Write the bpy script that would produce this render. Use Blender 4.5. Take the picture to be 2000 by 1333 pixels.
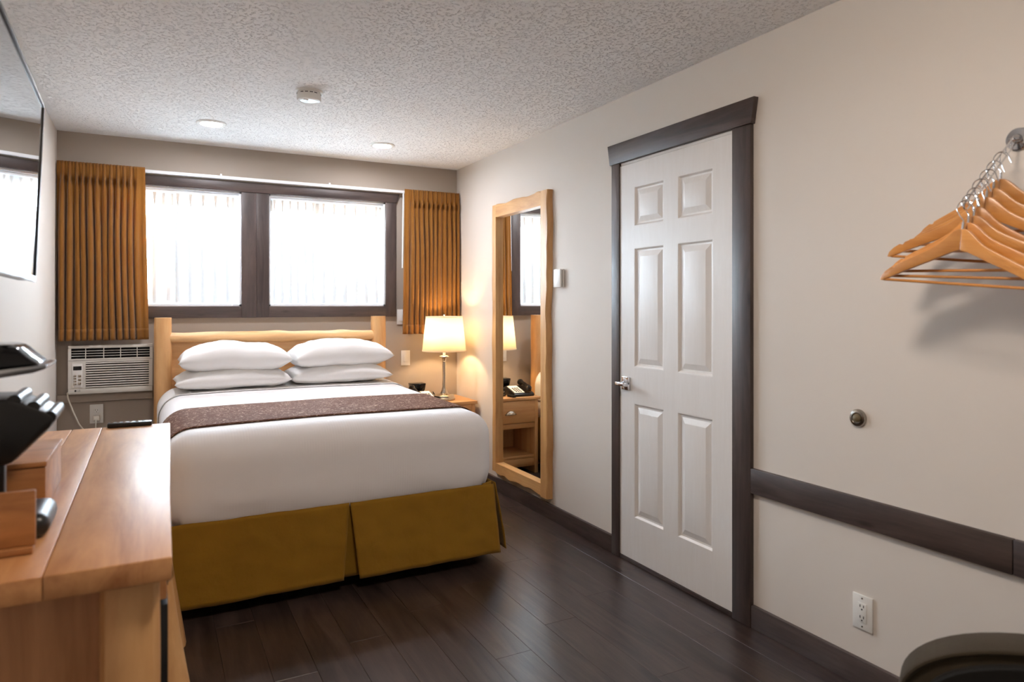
import bpy, bmesh, math, random
from math import sin, cos, pi, radians, sqrt
from mathutils import Vector, Matrix, noise
random.seed(7)
for o in list(bpy.data.objects): bpy.data.objects.remove(o)
SC = bpy.context.scene
COL = SC.collection

# ------------------------------------------------------------------ camera
R, D, XL, YF, H, CZ = 2.20, 5.14, -0.53, -1.6, 2.434, 1.33
cam_d = bpy.data.cameras.new('camera')
cam = bpy.data.objects.new('camera', cam_d); COL.objects.link(cam)
cam.location = (0, 0, CZ)
cam.rotation_euler = (radians(90), 0, radians(-27.8))
cam_d.lens = 24.0; cam_d.sensor_width = 36.0; cam_d.sensor_fit = 'HORIZONTAL'
cam_d.shift_y = -69.5 / 2000
cam_d.clip_start = 0.02
cam_d.dof.use_dof = True; cam_d.dof.focus_distance = 3.6; cam_d.dof.aperture_fstop = 2.8
SC.camera = cam
# ------------------------------------------------------------------ world (bright overcast sky)
W = bpy.data.worlds.new('sky'); SC.world = W; W.use_nodes = True
bg = W.node_tree.nodes['Background']
bg.inputs['Color'].default_value = (0.72, 0.87, 1.0, 1); bg.inputs['Strength'].default_value = 125.0
# ------------------------------------------------------------------ exposure
SC.view_settings.view_transform = 'Standard'; SC.view_settings.look = 'None'
SC.view_settings.exposure = 0.47; SC.view_settings.gamma = 1.0; SC.view_settings.use_curve_mapping = False
LAMP_W, DOWN_E, FRONT_E = 8.0, 260.0, 60.0
# window portals (guide sky light sampling)
WX = [(-0.30, 0.555), (0.74, 1.597)]; WZ = (1.325, 2.127)
for i, (a, b) in enumerate(WX):
    ld = bpy.data.lights.new('window_portal', 'AREA'); ld.shape = 'RECTANGLE'
    ld.size = b - a; ld.size_y = WZ[1] - WZ[0]; ld.cycles.is_portal = True
    lo = bpy.data.objects.new('window_portal', ld); COL.objects.link(lo)
    lo.location = ((a + b) / 2, D + 0.17, (WZ[0] + WZ[1]) / 2); lo.rotation_euler = (radians(-90), 0, 0)

# ================================================================== materials
def lin(h):
    h = h.lstrip('#'); c = [int(h[i:i+2], 16) / 255 for i in (0, 2, 4)]
    return tuple((x / 12.92 if x <= 0.04045 else ((x + 0.055) / 1.055) ** 2.4) for x in c) + (1,)
MATS = {}
def nt(name):
    m = bpy.data.materials.new(name); m.use_nodes = True; MATS[name] = m
    t = m.node_tree; p = t.nodes['Principled BSDF']
    return m, t, p
def N(t, typ, **kw):
    n = t.nodes.new(typ)
    for k, v in kw.items():
        if k in n.inputs.keys(): n.inputs[k].default_value = v
        else: setattr(n, k, v)
    return n
def plain(name, col, rough=0.5, metal=0.0, bump=0.0, bscale=200.0, spec=0.5, coat=0.0, var=0.0, bdist=0.001):
    m, t, p = nt(name)
    p.inputs['Base Color'].default_value = lin(col); p.inputs['Roughness'].default_value = rough
    p.inputs['Metallic'].default_value = metal; p.inputs['Specular IOR Level'].default_value = spec
    p.inputs['Coat Weight'].default_value = coat
    tc = N(t, 'ShaderNodeTexCoord')
    if bump:
        n = N(t, 'ShaderNodeTexNoise', Scale=bscale, Detail=4.0)
        t.links.new(tc.outputs['Object'], n.inputs['Vector'])
        b = N(t, 'ShaderNodeBump', Strength=bump, Distance=bdist)
        t.links.new(n.outputs['Fac'], b.inputs['Height']); t.links.new(b.outputs['Normal'], p.inputs['Normal'])
    if var:
        n = N(t, 'ShaderNodeTexNoise', Scale=6.0, Detail=5.0)
        t.links.new(tc.outputs['Object'], n.inputs['Vector'])
        mx = N(t, 'ShaderNodeMixRGB', blend_type='MULTIPLY'); mx.inputs['Fac'].default_value = var
        mx.inputs['Color1'].default_value = lin(col)
        t.links.new(n.outputs['Color'], mx.inputs['Color2'])
        t.links.new(n.outputs['Fac'], mx.inputs['Color2'])
        t.links.new(mx.outputs['Color'], p.inputs['Base Color'])
    return m
def wood(name, light, dark, axis='x', rough=0.4, scale=1.0, coat=0.0, contrast=1.0, knots=False, bump=0.15, variety=0.25):
    m, t, p = nt(name)
    p.inputs['Roughness'].default_value = rough; p.inputs['Coat Weight'].default_value = coat
    p.inputs['Coat Roughness'].default_value = 0.38
    tc = N(t, 'ShaderNodeTexCoord'); oi = N(t, 'ShaderNodeObjectInfo')
    mp = N(t, 'ShaderNodeMapping')
    s = {'x': (0.9, 9, 9), 'y': (9, 0.9, 9), 'z': (9, 9, 0.9)}[axis]
    mp.inputs['Scale'].default_value = tuple(v * scale for v in s)
    cmb = N(t, 'ShaderNodeVectorMath', operation='SCALE'); cmb.inputs['Scale'].default_value = 37.0
    cx = N(t, 'ShaderNodeCombineXYZ')
    for k in 'XYZ': t.links.new(oi.outputs['Random'], cx.inputs[k])
    t.links.new(cx.outputs[0], cmb.inputs[0]); t.links.new(cmb.outputs[0], mp.inputs['Location'])
    t.links.new(tc.outputs['Object'], mp.inputs['Vector'])
    n1 = N(t, 'ShaderNodeTexNoise', Scale=1.2, Detail=9.0, Roughness=0.62, Distortion=1.1)
    t.links.new(mp.outputs[0], n1.inputs['Vector'])
    n2 = N(t, 'ShaderNodeTexNoise', Scale=9.0, Detail=4.0, Roughness=0.6)
    t.links.new(mp.outputs[0], n2.inputs['Vector'])
    add = N(t, 'ShaderNodeMath', operation='MULTIPLY_ADD'); add.inputs[1].default_value = 0.22
    t.links.new(n2.outputs['Fac'], add.inputs[0]); t.links.new(n1.outputs['Fac'], add.inputs[2])
    cr = N(t, 'ShaderNodeValToRGB')
    lo, hi = 0.61 - 0.22 / contrast, 0.61 + 0.16 / contrast
    cr.color_ramp.elements[0].position = max(0, lo); cr.color_ramp.elements[0].color = lin(dark)
    cr.color_ramp.elements[1].position = min(1, hi); cr.color_ramp.elements[1].color = lin(light)
    t.links.new(add.outputs[0], cr.inputs['Fac'])
    hs = N(t, 'ShaderNodeHueSaturation')
    mr = N(t, 'ShaderNodeMapRange'); mr.inputs['To Min'].default_value = 1 - variety; mr.inputs['To Max'].default_value = 1 + variety * 0.6
    t.links.new(oi.outputs['Random'], mr.inputs['Value']); t.links.new(mr.outputs[0], hs.inputs['Value'])
    t.links.new(cr.outputs['Color'], hs.inputs['Color'])
    out = hs.outputs['Color']
    if knots:
        v = N(t, 'ShaderNodeTexVoronoi', Scale=1.0)
        mp2 = N(t, 'ShaderNodeMapping')
        s2 = {'x': (4, 14, 14), 'y': (14, 4, 14), 'z': (14, 14, 4)}[axis]
        mp2.inputs['Scale'].default_value = s2
        t.links.new(tc.outputs['Object'], mp2.inputs['Vector']); t.links.new(mp2.outputs[0], v.inputs['Vector'])
        kr = N(t, 'ShaderNodeValToRGB'); kr.color_ramp.elements[0].position = 0.04; kr.color_ramp.elements[1].position = 0.16
        kr.color_ramp.elements[0].color = (0.35, 0.3, 0.28, 1); kr.color_ramp.elements[1].color = (1, 1, 1, 1)
        t.links.new(v.outputs['Distance'], kr.inputs['Fac'])
        mx = N(t, 'ShaderNodeMixRGB', blend_type='MULTIPLY'); mx.inputs['Fac'].default_value = 0.8
        t.links.new(out, mx.inputs['Color1']); t.links.new(kr.outputs['Color'], mx.inputs['Color2']); out = mx.outputs['Color']
    t.links.new(out, p.inputs['Base Color'])
    b = N(t, 'ShaderNodeBump', Strength=bump, Distance=0.002)
    t.links.new(add.outputs[0], b.inputs['Height']); t.links.new(b.outputs['Normal'], p.inputs['Normal'])
    return m
def fabric(name, col, col2=None, rough=0.9, sheen=0.3, weave=900.0, bump=0.2, wr=0.0, trans=0.0):
    m, t, p = nt(name)
    p.inputs['Roughness'].default_value = rough; p.inputs['Sheen Weight'].default_value = sheen
    p.inputs['Specular IOR Level'].default_value = 0.2
    tc = N(t, 'ShaderNodeTexCoord')
    n = N(t, 'ShaderNodeTexNoise', Scale=weave, Detail=2.0); t.links.new(tc.outputs['Object'], n.inputs['Vector'])
    n3 = N(t, 'ShaderNodeTexNoise', Scale=5.0, Detail=6.0); t.links.new(tc.outputs['Object'], n3.inputs['Vector'])
    mx = N(t, 'ShaderNodeMixRGB'); mx.inputs['Color1'].default_value = lin(col); mx.inputs['Color2'].default_value = lin(col2 or col)
    t.links.new(n3.outputs['Fac'], mx.inputs['Fac']); t.links.new(mx.outputs['Color'], p.inputs['Base Color'])
    b = N(t, 'ShaderNodeBump', Strength=bump, Distance=0.0008); t.links.new(n.outputs['Fac'], b.inputs['Height'])
    last = b
    if wr:
        b2 = N(t, 'ShaderNodeBump', Strength=wr, Distance=0.02); t.links.new(n3.outputs['Fac'], b2.inputs['Height'])
        t.links.new(b2.outputs['Normal'], b.inputs['Normal'])
    t.links.new(last.outputs['Normal'], p.inputs['Normal'])
    if trans:
        tr = N(t, 'ShaderNodeBsdfTranslucent'); t.links.new(mx.outputs['Color'], tr.inputs['Color'])
        ms = N(t, 'ShaderNodeMixShader'); ms.inputs[0].default_value = trans
        t.links.new(p.outputs[0], ms.inputs[1]); t.links.new(tr.outputs[0], ms.inputs[2])
        t.links.new(ms.outputs[0], t.nodes['Material Output'].inputs['Surface'])
    return m
def emit(name, col, strength):
    m, t, p = nt(name)
    e = N(t, 'ShaderNodeEmission'); e.inputs['Color'].default_value = lin(col); e.inputs['Strength'].default_value = strength
    t.links.new(e.outputs[0], t.nodes['Material Output'].inputs['Surface'])
    return m

M_wall = plain('wall_paint', '#dcd4cb', 0.7, bump=0.08, bscale=90, bdist=0.002)
M_taupe = plain('taupe_paint', '#aa9d90', 0.65, bump=0.08, bscale=90, bdist=0.002)
M_trim = wood('dark_stained_wood', '#564843', '#302725', 'x', 0.45, 1.3, contrast=0.9, knots=True, variety=0.12)
M_trimz = wood('dark_stained_wood_upright', '#564843', '#302725', 'z', 0.45, 1.3, contrast=0.9, knots=True, variety=0.12)
M_trimy = wood('dark_stained_wood_along', '#564843', '#302725', 'y', 0.45, 1.3, contrast=0.9, knots=True, variety=0.12)
M_floor = wood('dark_floor_vinyl', '#483a35', '#231b19', 'y', 0.3, 1.6, contrast=1.1, bump=0.3, variety=0.1)
M_maple = wood('maple_along_x', '#dfb07a', '#b57c45', 'x', 0.42, 0.8, contrast=0.8, variety=0.12)
M_maplez = wood('maple_upright', '#dfb07a', '#b9824a', 'z', 0.42, 0.8, contrast=0.8, variety=0.1)
M_mapley = wood('maple_along_y', '#cf9a66', '#93592f', 'y', 0.45, 0.8, coat=0.14, contrast=0.9, variety=0.16)
M_mapleedge = wood('maple_end_panel', '#c99468', '#94613a', 'z', 0.5, 1.0, contrast=0.8, variety=0.1)
M_frame = wood('mirror_maple_upright', '#dcae74', '#ae7740', 'z', 0.4, 0.9, contrast=0.9, variety=0.08)
M_framey = wood('mirror_maple_across', '#dcae74', '#ae7740', 'y', 0.4, 0.9, contrast=0.9, variety=0.08)
M_box = wood('caddy_wood', '#b57a45', '#80502a', 'x', 0.4, 1.2, variety=0.1)
M_hang = wood('hanger_wood', '#d99a52', '#b06c2c', 'x', 0.3, 1.3, coat=0.4, contrast=0.8, variety=0.22)
M_white = plain('white_plastic', '#e8e6e1', 0.35)
M_acwhite = plain('ac_white_plastic', '#d9d4cb', 0.4)
M_doorw = wood('white_door_paint', '#e7e3df', '#e3ded9', 'z', 0.38, 3.0, contrast=1.0, bump=0.22, variety=0.0)
M_vinyl = plain('white_window_vinyl', '#eef0f2', 0.35)
M_black = plain('black_plastic', '#0b0b0c', 0.35)
M_blackg = plain('black_gloss', '#08090b', 0.12)
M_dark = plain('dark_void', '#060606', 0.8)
M_chrome = plain('chrome', '#d8dade', 0.08, 1.0)
M_nickel = plain('brushed_nickel', '#b9b2a8', 0.25, 1.0)
M_pewter = plain('pewter', '#a19b93', 0.22, 1.0)
M_steel = plain('silver_trim', '#aab0b6', 0.22, 1.0)
M_gold = fabric('gold_drape', '#9c6723', '#86561a', 0.75, 0.35, trans=0.22)
M_skirt = fabric('mustard_skirt', '#98701c', '#855f14', 0.85, 0.1, wr=0.6)
M_pillow = fabric('white_pillow_cotton', '#efedeb', '#e9e6e4', 0.9, 0.1, wr=0.12)
M_chair = fabric('olive_velvet', '#453b2c', '#2a241b', 0.85, 0.05, weave=120.0, bump=0.6)
M_chaird = fabric('olive_velvet_shaded', '#1b1916', '#0d0c0b', 0.85, 0.05, weave=120.0, bump=0.6)  # same chair velvet, shade of the unlit front put into its colour
M_cord = plain('white_cord', '#ddd6c8', 0.5)
M_glassblk = plain('tv_screen_glass', '#050607', 0.03, spec=0.9, coat=0.6)
M_lens = emit('downlight_lens', '#fbf9ff', DOWN_E)
M_lensf = emit('ceiling_dome_glow', '#ffeede', FRONT_E)
M_ground = plain('pavement', '#c9c9c6', 0.9)
M_paper = plain('white_paper', '#efeae0', 0.8)
M_ink = plain('dark_print', '#2b2a29', 0.6)
# ceiling stipple
def mk_ceiling():
    m, t, p = nt('stippled_ceiling')
    p.inputs['Base Color'].default_value = lin('#f6f5f4'); p.inputs['Roughness'].default_value = 0.95
    p.inputs['Specular IOR Level'].default_value = 0.1
    tc = N(t, 'ShaderNodeTexCoord')
    n = N(t, 'ShaderNodeTexNoise', Scale=80.0, Detail=3.0, Roughness=0.6); t.links.new(tc.outputs['Object'], n.inputs['Vector'])
    cr = N(t, 'ShaderNodeValToRGB'); cr.color_ramp.elements[0].position = 0.32; cr.color_ramp.elements[1].position = 0.46
    t.links.new(n.outputs['Fac'], cr.inputs['Fac'])
    b = N(t, 'ShaderNodeBump', Strength=0.9, Distance=0.006); t.links.new(cr.outputs['Color'], b.inputs['Height'])
    t.links.new(b.outputs['Normal'], p.inputs['Normal'])
    return m
M_ceil = mk_ceiling()
# duvet with fine woven ribs running down the bed
def mk_duvet():
    m, t, p = nt('white_ribbed_cotton')
    p.inputs['Base Color'].default_value = lin('#ebe8e8'); p.inputs['Roughness'].default_value = 0.85
    p.inputs['Specular IOR Level'].default_value = 0.2; p.inputs['Sheen Weight'].default_value = 0.1
    tc = N(t, 'ShaderNodeTexCoord')
    w = N(t, 'ShaderNodeTexWave', Scale=26.0, Distortion=0.3); w.bands_direction = 'X'
    t.links.new(tc.outputs['Object'], w.inputs['Vector'])
    n = N(t, 'ShaderNodeTexNoise', Scale=4.0, Detail=5.0); t.links.new(tc.outputs['Object'], n.inputs['Vector'])
    b2 = N(t, 'ShaderNodeBump', Strength=0.12, Distance=0.02); t.links.new(n.outputs['Fac'], b2.inputs['Height'])
    b = N(t, 'ShaderNodeBump', Strength=0.10, Distance=0.0012); t.links.new(w.outputs['Fac'], b.inputs['Height'])
    t.links.new(b2.outputs['Normal'], b.inputs['Normal']); t.links.new(b.outputs['Normal'], p.inputs['Normal'])
    return m
M_duvet = mk_duvet()
def mk_runner():
    m, t, p = nt('brown_squiggle_brocade')
    p.inputs['Roughness'].default_value = 0.85; p.inputs['Specular IOR Level'].default_value = 0.1
    tc = N(t, 'ShaderNodeTexCoord')
    n = N(t, 'ShaderNodeTexNoise', Scale=30.0, Detail=1.0, Distortion=1.2); t.links.new(tc.outputs['Object'], n.inputs['Vector'])
    cr = N(t, 'ShaderNodeValToRGB'); e = cr.color_ramp.elements
    e[0].position = 0.475; e[0].color = lin('#5c3a2b'); e[1].position = 0.53; e[1].color = lin('#5c3a2b')
    k = e.new(0.497); k.color = lin('#b0917b'); k = e.new(0.508); k.color = lin('#b0917b')
    t.links.new(n.outputs['Fac'], cr.inputs['Fac']); t.links.new(cr.outputs['Color'], p.inputs['Base Color'])
    return m
M_runner = mk_runner()
def mk_sheer():
    m, t, p = nt('white_sheer_voile')
    tr = N(t, 'ShaderNodeBsdfTransparent'); tl = N(t, 'ShaderNodeBsdfTranslucent'); df = N(t, 'ShaderNodeBsdfDiffuse')
    tl.inputs['Color'].default_value = (0.93, 0.94, 0.95, 1); df.inputs['Color'].default_value = (0.9, 0.9, 0.9, 1)
    m1 = N(t, 'ShaderNodeMixShader'); m1.inputs[0].default_value = 0.25
    t.links.new(tl.outputs[0], m1.inputs[1]); t.links.new(df.outputs[0], m1.inputs[2])
    m2 = N(t, 'ShaderNodeMixShader'); m2.inputs[0].default_value = 0.8
    t.links.new(tr.outputs[0], m2.inputs[1]); t.links.new(m1.outputs[0], m2.inputs[2])
    t.links.new(m2.outputs[0], t.nodes['Material Output'].inputs['Surface'])
    return m
M_sheer = mk_sheer()
M_fold = fabric('bunched_voile', '#e3eaee', '#dbe4ea', 0.9, 0.0, trans=0.008)
M_pleat = fabric('buckram_pleat', '#cfc4b8', '#c6bbae', 0.9, 0.0, trans=0.03)
def mk_shade():
    m, t, p = nt('lamp_shade_linen')
    tl = N(t, 'ShaderNodeBsdfTranslucent'); df = N(t, 'ShaderNodeBsdfDiffuse')
    tl.inputs['Color'].default_value = (0.95, 0.88, 0.74, 1); df.inputs['Color'].default_value = (0.9, 0.87, 0.8, 1)
    m1 = N(t, 'ShaderNodeMixShader'); m1.inputs[0].default_value = 0.45
    t.links.new(tl.outputs[0], m1.inputs[1]); t.links.new(df.outputs[0], m1.inputs[2])
    t.links.new(m1.outputs[0], t.nodes['Material Output'].inputs['Surface'])
    return m
M_shade = mk_shade()
def mk_pane():
    m, t, p = nt('window_glass')
    tr = N(t, 'ShaderNodeBsdfTransparent'); gl = N(t, 'ShaderNodeBsdfGlossy'); gl.inputs['Roughness'].default_value = 0.02
    fr = N(t, 'ShaderNodeFresnel'); fr.inputs['IOR'].default_value = 1.45
    mx = N(t, 'ShaderNodeMixShader'); t.links.new(fr.outputs[0], mx.inputs[0])
    t.links.new(tr.outputs[0], mx.inputs[1]); t.links.new(gl.outputs[0], mx.inputs[2])
    t.links.new(mx.outputs[0], t.nodes['Material Output'].inputs['Surface'])
    return m
M_pane = mk_pane()
M_mirror = plain('mirror_silver', '#f4f6f5', 0.01, 1.0)

# ================================================================== mesh helpers
class G:
    def __init__(s): s.v = []; s.f = []
    def add(s, vs, fs):
        o = len(s.v); s.v += [tuple(p) for p in vs]; s.f += [tuple(i + o for i in f) for f in fs]; return s
    def bm(s, bm):
        bm.verts.index_update(); s.add([v.co[:] for v in bm.verts], [[v.index for v in f.verts] for f in bm.faces]); bm.free(); return s
    def box(s, x0, x1, y0, y1, z0, z1, bev=0.0, seg=2):
        bm = bmesh.new(); bmesh.ops.create_cube(bm, size=1)
        for v in bm.verts:
            v.co = ((x0 + x1) / 2 + v.co.x * (x1 - x0), (y0 + y1) / 2 + v.co.y * (y1 - y0), (z0 + z1) / 2 + v.co.z * (z1 - z0))
        if bev: bmesh.ops.bevel(bm, geom=bm.edges[:], offset=bev, segments=seg, profile=0.5, affect='EDGES')
        return s.bm(bm)
    def rbox(s, c, h, r, step, fn=None):
        # dense rounded box: centre c, half sizes h, radius r
        n = [max(4, int(2 * a / step)) for a in h]
        idx = {}; vs = []; fs = []
        def vert(i, j, k):
            key = (i, j, k)
            if key in idx: return idx[key]
            p = Vector((-h[0] + 2 * h[0] * i / n[0], -h[1] + 2 * h[1] * j / n[1], -h[2] + 2 * h[2] * k / n[2]))
            q = Vector([max(-(a - r), min(a - r, x)) for a, x in zip(h, p)])
            d = p - q
            if d.length > 1e-9: p = q + d.normalized() * r
            p = p + Vector(c)
            if fn: p = fn(p)
            idx[key] = len(vs); vs.append(p); return idx[key]
        for a in range(3):
            b, d = (a + 1) % 3, (a + 2) % 3
            for side in (0, n[a]):
                for i in range(n[b]):
                    for j in range(n[d]):
                        q = []
                        for (di, dj) in ((0, 0), (1, 0), (1, 1), (0, 1)):
                            t = [0, 0, 0]; t[a] = side; t[b] = i + di; t[d] = j + dj; q.append(vert(*t))
                        fs.append(q if side else q[::-1])
        return s.add(vs, fs)
    def prism(s, pts, axis, a0, a1, bev=0.0):
        # polygon pts (2D) extruded along axis: 'x' -> (y,z), 'y' -> (x,z), 'z' -> (x,y)
        def P(p, a): return {'x': (a, p[0], p[1]), 'y': (p[0], a, p[1]), 'z': (p[0], p[1], a)}[axis]
        bm = bmesh.new()
        lo = [bm.verts.new(P(p, a0)) for p in pts]; hi = [bm.verts.new(P(p, a1)) for p in pts]
        n = len(pts); bm.faces.new(lo[::-1]); bm.faces.new(hi)
        for i in range(n): bm.faces.new((lo[i], lo[(i + 1) % n], hi[(i + 1) % n], hi[i]))
        bmesh.ops.recalc_face_normals(bm, faces=bm.faces[:])
        if bev: bmesh.ops.bevel(bm, geom=bm.edges[:], offset=bev, segments=2, profile=0.5, affect='EDGES', clamp_overlap=True)
        return s.bm(bm)
    def lathe(s, prof, c, n=32, axis='z', cap=True):
        vs = []; fs = []
        for r, a in prof:
            for k in range(n):
                t = 2 * pi * k / n; u, w = r * cos(t), r * sin(t)
                vs.append({'z': (c[0] + u, c[1] + w, c[2] + a), 'x': (c[0] + a, c[1] + u, c[2] + w), 'y': (c[0] + u, c[1] + a, c[2] + w)}[axis])
        m = len(prof)
        for i in range(m - 1):
            for k in range(n): fs.append((i * n + k, i * n + (k + 1) % n, (i + 1) * n + (k + 1) % n, (i + 1) * n + k))
        if cap: fs.append(tuple(range(n))[::-1]); fs.append(tuple((m - 1) * n + k for k in range(n)))
        bm = bmesh.new(); bv = [bm.verts.new(v) for v in vs]
        for f in fs: bm.faces.new([bv[i] for i in f])
        bmesh.ops.recalc_face_normals(bm, faces=bm.faces[:])
        return s.bm(bm)
    def tube(s, pts, r, n=8, closed=False):
        pts = [Vector(p) for p in pts]; m = len(pts); vs = []; fs = []
        rr = r if isinstance(r, (list, tuple)) else [r] * m
        up = None
        for i, p in enumerate(pts):
            if closed: d = pts[(i + 1) % m] - pts[i - 1]
            else: d = pts[min(i + 1, m - 1)] - pts[max(i - 1, 0)]
            d.normalize()
            if up is None: up = Vector((0, 0, 1)) if abs(d.z) < 0.9 else Vector((1, 0, 0))
            a = d.cross(up); a.normalize(); b = a.cross(d); up = b
            for k in range(n):
                t = 2 * pi * k / n; vs.append(p + (a * cos(t) + b * sin(t)) * rr[i])
        for i in range(m if closed else m - 1):
            j = (i + 1) % m
            for k in range(n): fs.append((i * n + k, i * n + (k + 1) % n, j * n + (k + 1) % n, j * n + k))
        if not closed: fs.append(tuple(range(n))[::-1]); fs.append(tuple((m - 1) * n + k for k in range(n)))
        return s.add(vs, fs)
    def grid(s, nu, nv, fn):
        vs = [fn(i / nu, j / nv) for j in range(nv + 1) for i in range(nu + 1)]
        fs = [(j * (nu + 1) + i, j * (nu + 1) + i + 1, (j + 1) * (nu + 1) + i + 1, (j + 1) * (nu + 1) + i) for j in range(nv) for i in range(nu)]
        return s.add(vs, fs)
    def log(s, p0, p1, r0, r1, n=20, m=24, rough=0.05, seed=0.0, square=0.0, knots=()):
        # peeled log: noisy tapered cylinder
        p0, p1 = Vector(p0), Vector(p1); d = (p1 - p0); L = d.length; d.normalize()
        up = Vector((0, 0, 1)) if abs(d.z) < 0.9 else Vector((0, 1, 0))
        a = d.cross(up).normalized(); b = a.cross(d).normalized(); vs = []; fs = []
        for i in range(m + 1):
            t = i / m; r = r0 + (r1 - r0) * t
            for k in range(n):
                th = 2 * pi * k / n; c_, s_ = cos(th), sin(th)
                q = 1.0 / max(abs(c_), abs(s_)) ** square
                f = 1 + rough * noise.noise(Vector((c_ * 0.8 + seed, s_ * 0.8, t * L * 5 + seed)))
                for (kt, kth, ks) in knots:
                    dd = ((t - kt) * L / 0.06) ** 2 + ((((th - kth + pi) % (2 * pi)) - pi) / 0.7) ** 2
                    f += ks * math.exp(-dd)
                e = 0.985 if i in (0, m) else 1
                vs.append(p0 + d * (L * t) + (a * c_ + b * s_) * r * q * f * e)
        for i in range(m):
            for k in range(n): fs.append((i * n + k, i * n + (k + 1) % n, (i + 1) * n + (k + 1) % n, (i + 1) * n + k))
        fs.append(tuple(range(n))[::-1]); fs.append(tuple(m * n + k for k in range(n)))
        bm = bmesh.new(); bv = [bm.verts.new(v) for v in vs]
        for f in fs: bm.faces.new([bv[i] for i in f])
        bmesh.ops.recalc_face_normals(bm, faces=bm.faces[:])
        return s.bm(bm)

ORG = {}
def mesh_of(name, g, mat, org=(0, 0, 0), ang=35):
    me = bpy.data.meshes.new(name)
    me.from_pydata([(v[0] - org[0], v[1] - org[1], v[2] - org[2]) for v in g.v], [], g.f)
    me.materials.append(mat)
    me.polygons.foreach_set('use_smooth', [True] * len(me.polygons)); me.set_sharp_from_angle(angle=radians(ang)); me.update()
    return me
def tag(o, label=None, cat=None, group=None, kind=None):
    if label: o['label'] = label
    if cat: o['category'] = cat
    if group: o['group'] = group
    if kind: o['kind'] = kind
    return o
def thing(name, label, cat, loc, group=None, kind=None, rot=None):
    o = bpy.data.objects.new(name, None); COL.objects.link(o); o.location = loc; o.empty_display_size = 0.05
    if rot: o.rotation_euler = rot
    ORG[o.name] = (0, 0, 0) if rot else tuple(loc)
    return tag(o, label, cat, group, kind)
def part(name, g, mat, parent, label=None, ang=35):
    org = ORG[parent.name]
    o = bpy.data.objects.new(name, mesh_of(name, g, mat, org, ang)); COL.objects.link(o); o.parent = parent
    ORG[o.name] = org
    if label: o['label'] = label
    return o
def solo(name, g, mat, label, cat, base, group=None, kind=None, ang=35):
    o = bpy.data.objects.new(name, mesh_of(name, g, mat, base, ang)); COL.objects.link(o); o.location = base
    ORG[o.name] = tuple(base)
    return tag(o, label, cat, group, kind)
def struct(name, g, mat, label, cat, base=(0, 0, 0)): return solo(name, g, mat, label, cat, base, kind='structure')
def text_geo(txt, size, depth=0.0004):
    cu = bpy.data.curves.new('lettering', 'FONT'); cu.body = txt; cu.size = size; cu.extrude = depth; cu.align_x = 'CENTER'; cu.align_y = 'CENTER'
    o = bpy.data.objects.new('lettering', cu); COL.objects.link(o)
    dg = bpy.context.evaluated_depsgraph_get(); me = bpy.data.meshes.new_from_object(o.evaluated_get(dg))
    vs = [v.co.copy() for v in me.vertices]; fs = [tuple(p.vertices) for p in me.polygons]
    bpy.data.objects.remove(o); bpy.data.curves.remove(cu); bpy.data.meshes.remove(me)
    return vs, fs
def nz(x, y, z=0.0): return noise.noise(Vector((x, y, z)))

# ================================================================== the room
T = 0.16
# floor: vinyl planks laid towards the window
fl = struct('floor', G().box(XL - T, R + T, YF - T, D + T, -0.06, -0.0035), M_dark, 'dark brown wood-look plank floor', 'floor')
PW, PL = 0.152, 1.22
n = 0; meshes = {}
for i in range(18):
    x0 = XL + i * PW; x1 = min(R, x0 + PW)
    y = YF - (i * 0.437 % 1.0) * PL
    while y < D:
        a, b = max(YF, y), min(D, y + PL)
        if b - a > 0.02:
            key = (round(x1 - x0, 4), round(b - a, 4))
            if key not in meshes:
                w, l = (x1 - x0) / 2 - 0.0004, (b - a) / 2 - 0.0004
                meshes[key] = mesh_of('plank', G().box(-w, w, -l, l, -0.0034, 0, 0.0006, 1), M_floor)
            o = bpy.data.objects.new('plank', meshes[key]); COL.objects.link(o); o.parent = fl
            o.location = ((x0 + x1) / 2, (a + b) / 2, 0)
        y += PL
struct('ceiling', G().box(XL - T, R + T, YF - T, D + T, H, H + 0.1), M_ceil, 'white stippled popcorn ceiling', 'ceiling')
struct('wall_right', G().box(R, R + T, YF - T, D + T, -0.06, H + 0.1), M_wall, 'warm off-white painted wall with the door and mirror', 'wall')
struct('wall_left', G().box(XL - T, XL, YF - T, D + T, -0.06, H + 0.1), M_wall, 'off-white painted wall behind the television', 'wall')
struct('wall_front', G().box(XL, R, YF - T, YF, -0.06, H + 0.1), M_wall, 'off-white wall on the side away from the windows', 'wall')
g = G(); zb, zt = WZ
g.box(XL, R, D, D + T, -0.06, zb); g.box(XL, R, D, D + T, zt, H + 0.1)
for a, b in ((XL, WX[0][0]), (WX[0][1], WX[1][0]), (WX[1][1], R)): g.box(a, b, D, D + T, zb, zt)
struct('wall_back', g, M_taupe, 'taupe painted wall with two windows behind the bed', 'wall')
struct('ground', G().box(-30, 30, D + T + 0.05, 60, -0.6, -0.5), M_ground, 'grey pavement outside the windows', 'ground')
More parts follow.
